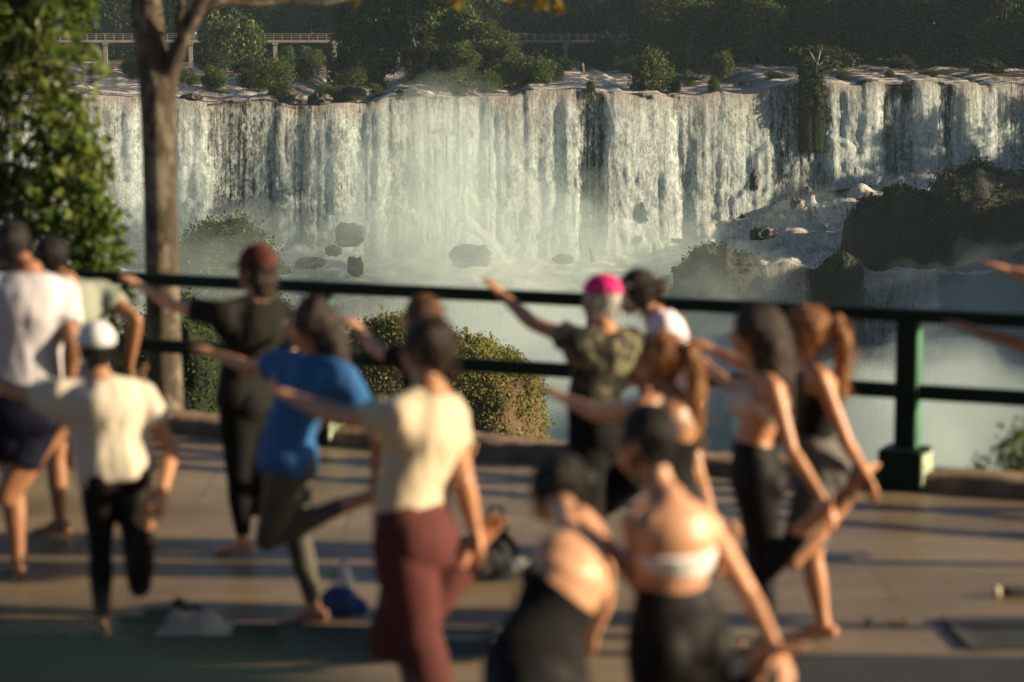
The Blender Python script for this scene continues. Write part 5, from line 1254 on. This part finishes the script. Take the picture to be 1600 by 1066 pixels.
# black backpack lying against its strap
q = cloth('black_nylon', (.014, .014, .016), .55); q2 = cloth('grey_mesh', (.35, .35, .33), .8)
g = ground(748, 905); bp = thing('backpack', 'black backpack with a standing strap loop behind the beige shirt man', 'backpack', g)
b = MB(); b.ball((-.02, 0, .11), (.20, .13, .12), n=20, m=12); b.ball((.08, .02, .14), (.13, .11, .12), n=16, m=10); b.ball((-.05, -.10, .08), (.12, .05, .07), n=14, m=10)
m = remesh(b, .012, 4); roughen(m, .014, (12, 12, 12), 3); link('bag_body', m, q, bp)
pt = [(.06, -.02, .18), (.03, -.03, .30), (.06, -.03, .38), (.12, -.03, .38), (.145, -.02, .28), (.13, -.02, .15)]
MB().loft(pt, [.022] * 6, [.010] * 6, np.array([0, 1., 0]), n=10).build('strap', q, bp)
b = MB(); b.ball((.20, -.02, .07), (.11, .07, .06), n=14, m=9); m = remesh(b, .01, 3); roughen(m, .02, (14, 14, 14), 8); link('mesh_pocket', m, q2, bp)
# blue bag
qb = cloth('royal_blue_nylon', (.014, .045, .17), .5); g = ground(535, 965); bg = thing('duffel_bag', 'small royal blue bag beside the blue shirt woman foot', 'bag', g); bg.scale = (.8, .8, .8)
b = MB(); b.loft([(-.10, 0, .075), (-.03, 0, .10), (.04, 0, .09), (.10, 0, .06)], [.06, .085, .08, .05], [.075, .10, .09, .055], np.array([0, 1., 0]), n=16); m = remesh(b, .01, 4); roughen(m, .02, (13, 13, 13), 2); link('bag_body', m, qb, bg)
b = MB(); b.loft([(-.06, 0, .17), (-.03, 0, .26), (0, 0, .27), (.04, 0, .15)], [.014] * 4, [.007] * 4, np.array([0, 1., 0]), n=8); b.build('handle', qb, bg)
g = ground(537, 960) + np.array([.0, .12, 0]); bt = thing('water_bottle', 'pale water bottle standing behind the blue bag', 'bottle', g)
q = NT('clear_bottle'); q.set(Base_Color=(.75, .8, .8), Roughness=.15, Transmission_Weight=.5, IOR=1.33)
MB().loft([(0, 0, 0.002), (0, 0, .03), (0, 0, .16), (0, 0, .20), (0, 0, .23)], [.033, .036, .036, .018, .015], n=16, ends='flat').build('bottle_body', q.m, bt)
MB().loft([(0, 0, .23), (0, 0, .255)], .018, n=14, ends='flat').build('bottle_cap', CL['white'], bt)
# cream cloth and dark sandals
g = ground(305, 985); b = MB(); nx, ny = 60, 40; xs_, ys_ = np.meshgrid(np.linspace(-.17, .17, nx), np.linspace(-.10, .10, ny), indexing='ij'); p = np.stack([xs_.ravel(), ys_.ravel(), 0 * xs_.ravel()], -1)
z = .045 + .055 * fbm(p * np.array([11, 16, 1]) + 3, 3, 5) + .03 * np.abs(fbm(p * 22, 2, 9)); ed = sstep(1.0, .55, np.sqrt((p[:, 0] / .17) ** 2 + (p[:, 1] / .10) ** 2)); z = .012 + np.maximum(z, 0.0) * ed * 1.1
p[:, 0] += .02 * fbm(p * 14, 2, 1); p[:, 1] += .02 * fbm(p * 14 + 5, 2, 2)
o = link('towel', np_mesh('towel', np.stack([p[:, 0], p[:, 1], z], -1), grid_faces(nx, ny)), CL['cream']); o.location = g; md = o.modifiers.new('s', 'SOLIDIFY'); md.thickness = .008; md.offset = -1
tag(o, 'crumpled cream towel on the paving beside dark sandals', 'towel')
M_SAND = cloth('dark_rubber', (.02, .022, .03), .6)
for lab, px, py, rz in (('dark sandal lying behind the cream towel', 268, 958, .5), ('dark sandal lying left of the cream towel', 225, 972, -.3)):
    r = thing('sandal', lab, 'sandal', ground(px, py), 'sandals by the towel'); r.rotation_euler = (0, 0, rz)
    b = MB(); b.loft([(-.12, 0, .016), (-.06, 0, .017), (.02, .004, .017), (.09, .006, .016), (.13, .004, .016)], [.030, .034, .036, .046, .032], [.013] * 5, np.array([0, 1., 0]), n=16); b.build('sole', M_SAND, r)
    MB().loft([(.03, -.042, .03), (.045, -.02, .062), (.05, .012, .064), (.04, .046, .03)], [.024] * 4, [.006] * 4, np.array([1., 0, 0]), n=10).build('strap', M_SAND, r)
# white earbuds cable, small ball, dry leaves
g = ground(118, 990); b = MB(); rg = np.random.default_rng(3); P = np.cumsum(rg.normal(size=(14, 3)) * .022, 0); P[:, 2] = .012 + np.abs(P[:, 2]) * .4; b.loft([p_ for p_ in P], .007, n=8); b.ball(P[0], .016, n=10, m=7); b.ball(P[-1], .02, n=10, m=7)
o = b.build('shoelace', CL['white']); o.location = g; tag(o, 'small tangle of white lace on the dark mat at lower left', 'lace')
g = ground(1566, 932); r = thing('drinks_flask', 'small flask with a pale lid lying at the right edge', 'flask', g); r.rotation_euler = (0, 0, .1); r.scale = (.7, .7, .7)
MB().loft([(-.02, 0, .036), (.05, 0, .036), (.16, 0, .036), (.2, 0, .036)], [.034, .036, .036, .03], n=16, ends='flat').build('flask_body', M_MAT[1], r)
MB().loft([(-.02, 0, .036), (-.05, 0, .036), (-.065, 0, .036)], [.037, .037, .030], n=16, ends='flat').build('lid', CL['cream'], r)
M_DRY = mat_surface('dry_leaf', (.28, .18, .07), (.42, .30, .14), .7, 20, 0)
for i, (px, py, lab) in enumerate([(1405, 975, 'dry curled leaf on the paving, larger of two'), (1355, 978, 'smaller dry leaf on the paving left of the larger'), (1150, 1010, 'dry leaf near the front woman hand')]):
    b = MB(); n = 9
    for j in range(n):
        t = j / (n - 1) * 2 - 1; wv = .022 * (1 - t * t) ** .7
        b.v += [(t * .045, -wv, .006 + .014 * t * t + .012), (t * .045, 0, .006 + .01 * t * t), (t * .045, wv, .008 + .012 * t * t + .010)]
    for j in range(n - 1): b.f += [(j * 3, j * 3 + 3, j * 3 + 4, j * 3 + 1), (j * 3 + 1, j * 3 + 4, j * 3 + 5, j * 3 + 2)]
    o = b.build('dry_leaf', M_DRY); o.location = ground(px, py); o.rotation_euler = (0, 0, i * 1.3); o.modifiers.new('s', 'SOLIDIFY').thickness = .002; tag(o, lab, 'leaf', 'dry leaves on the paving')
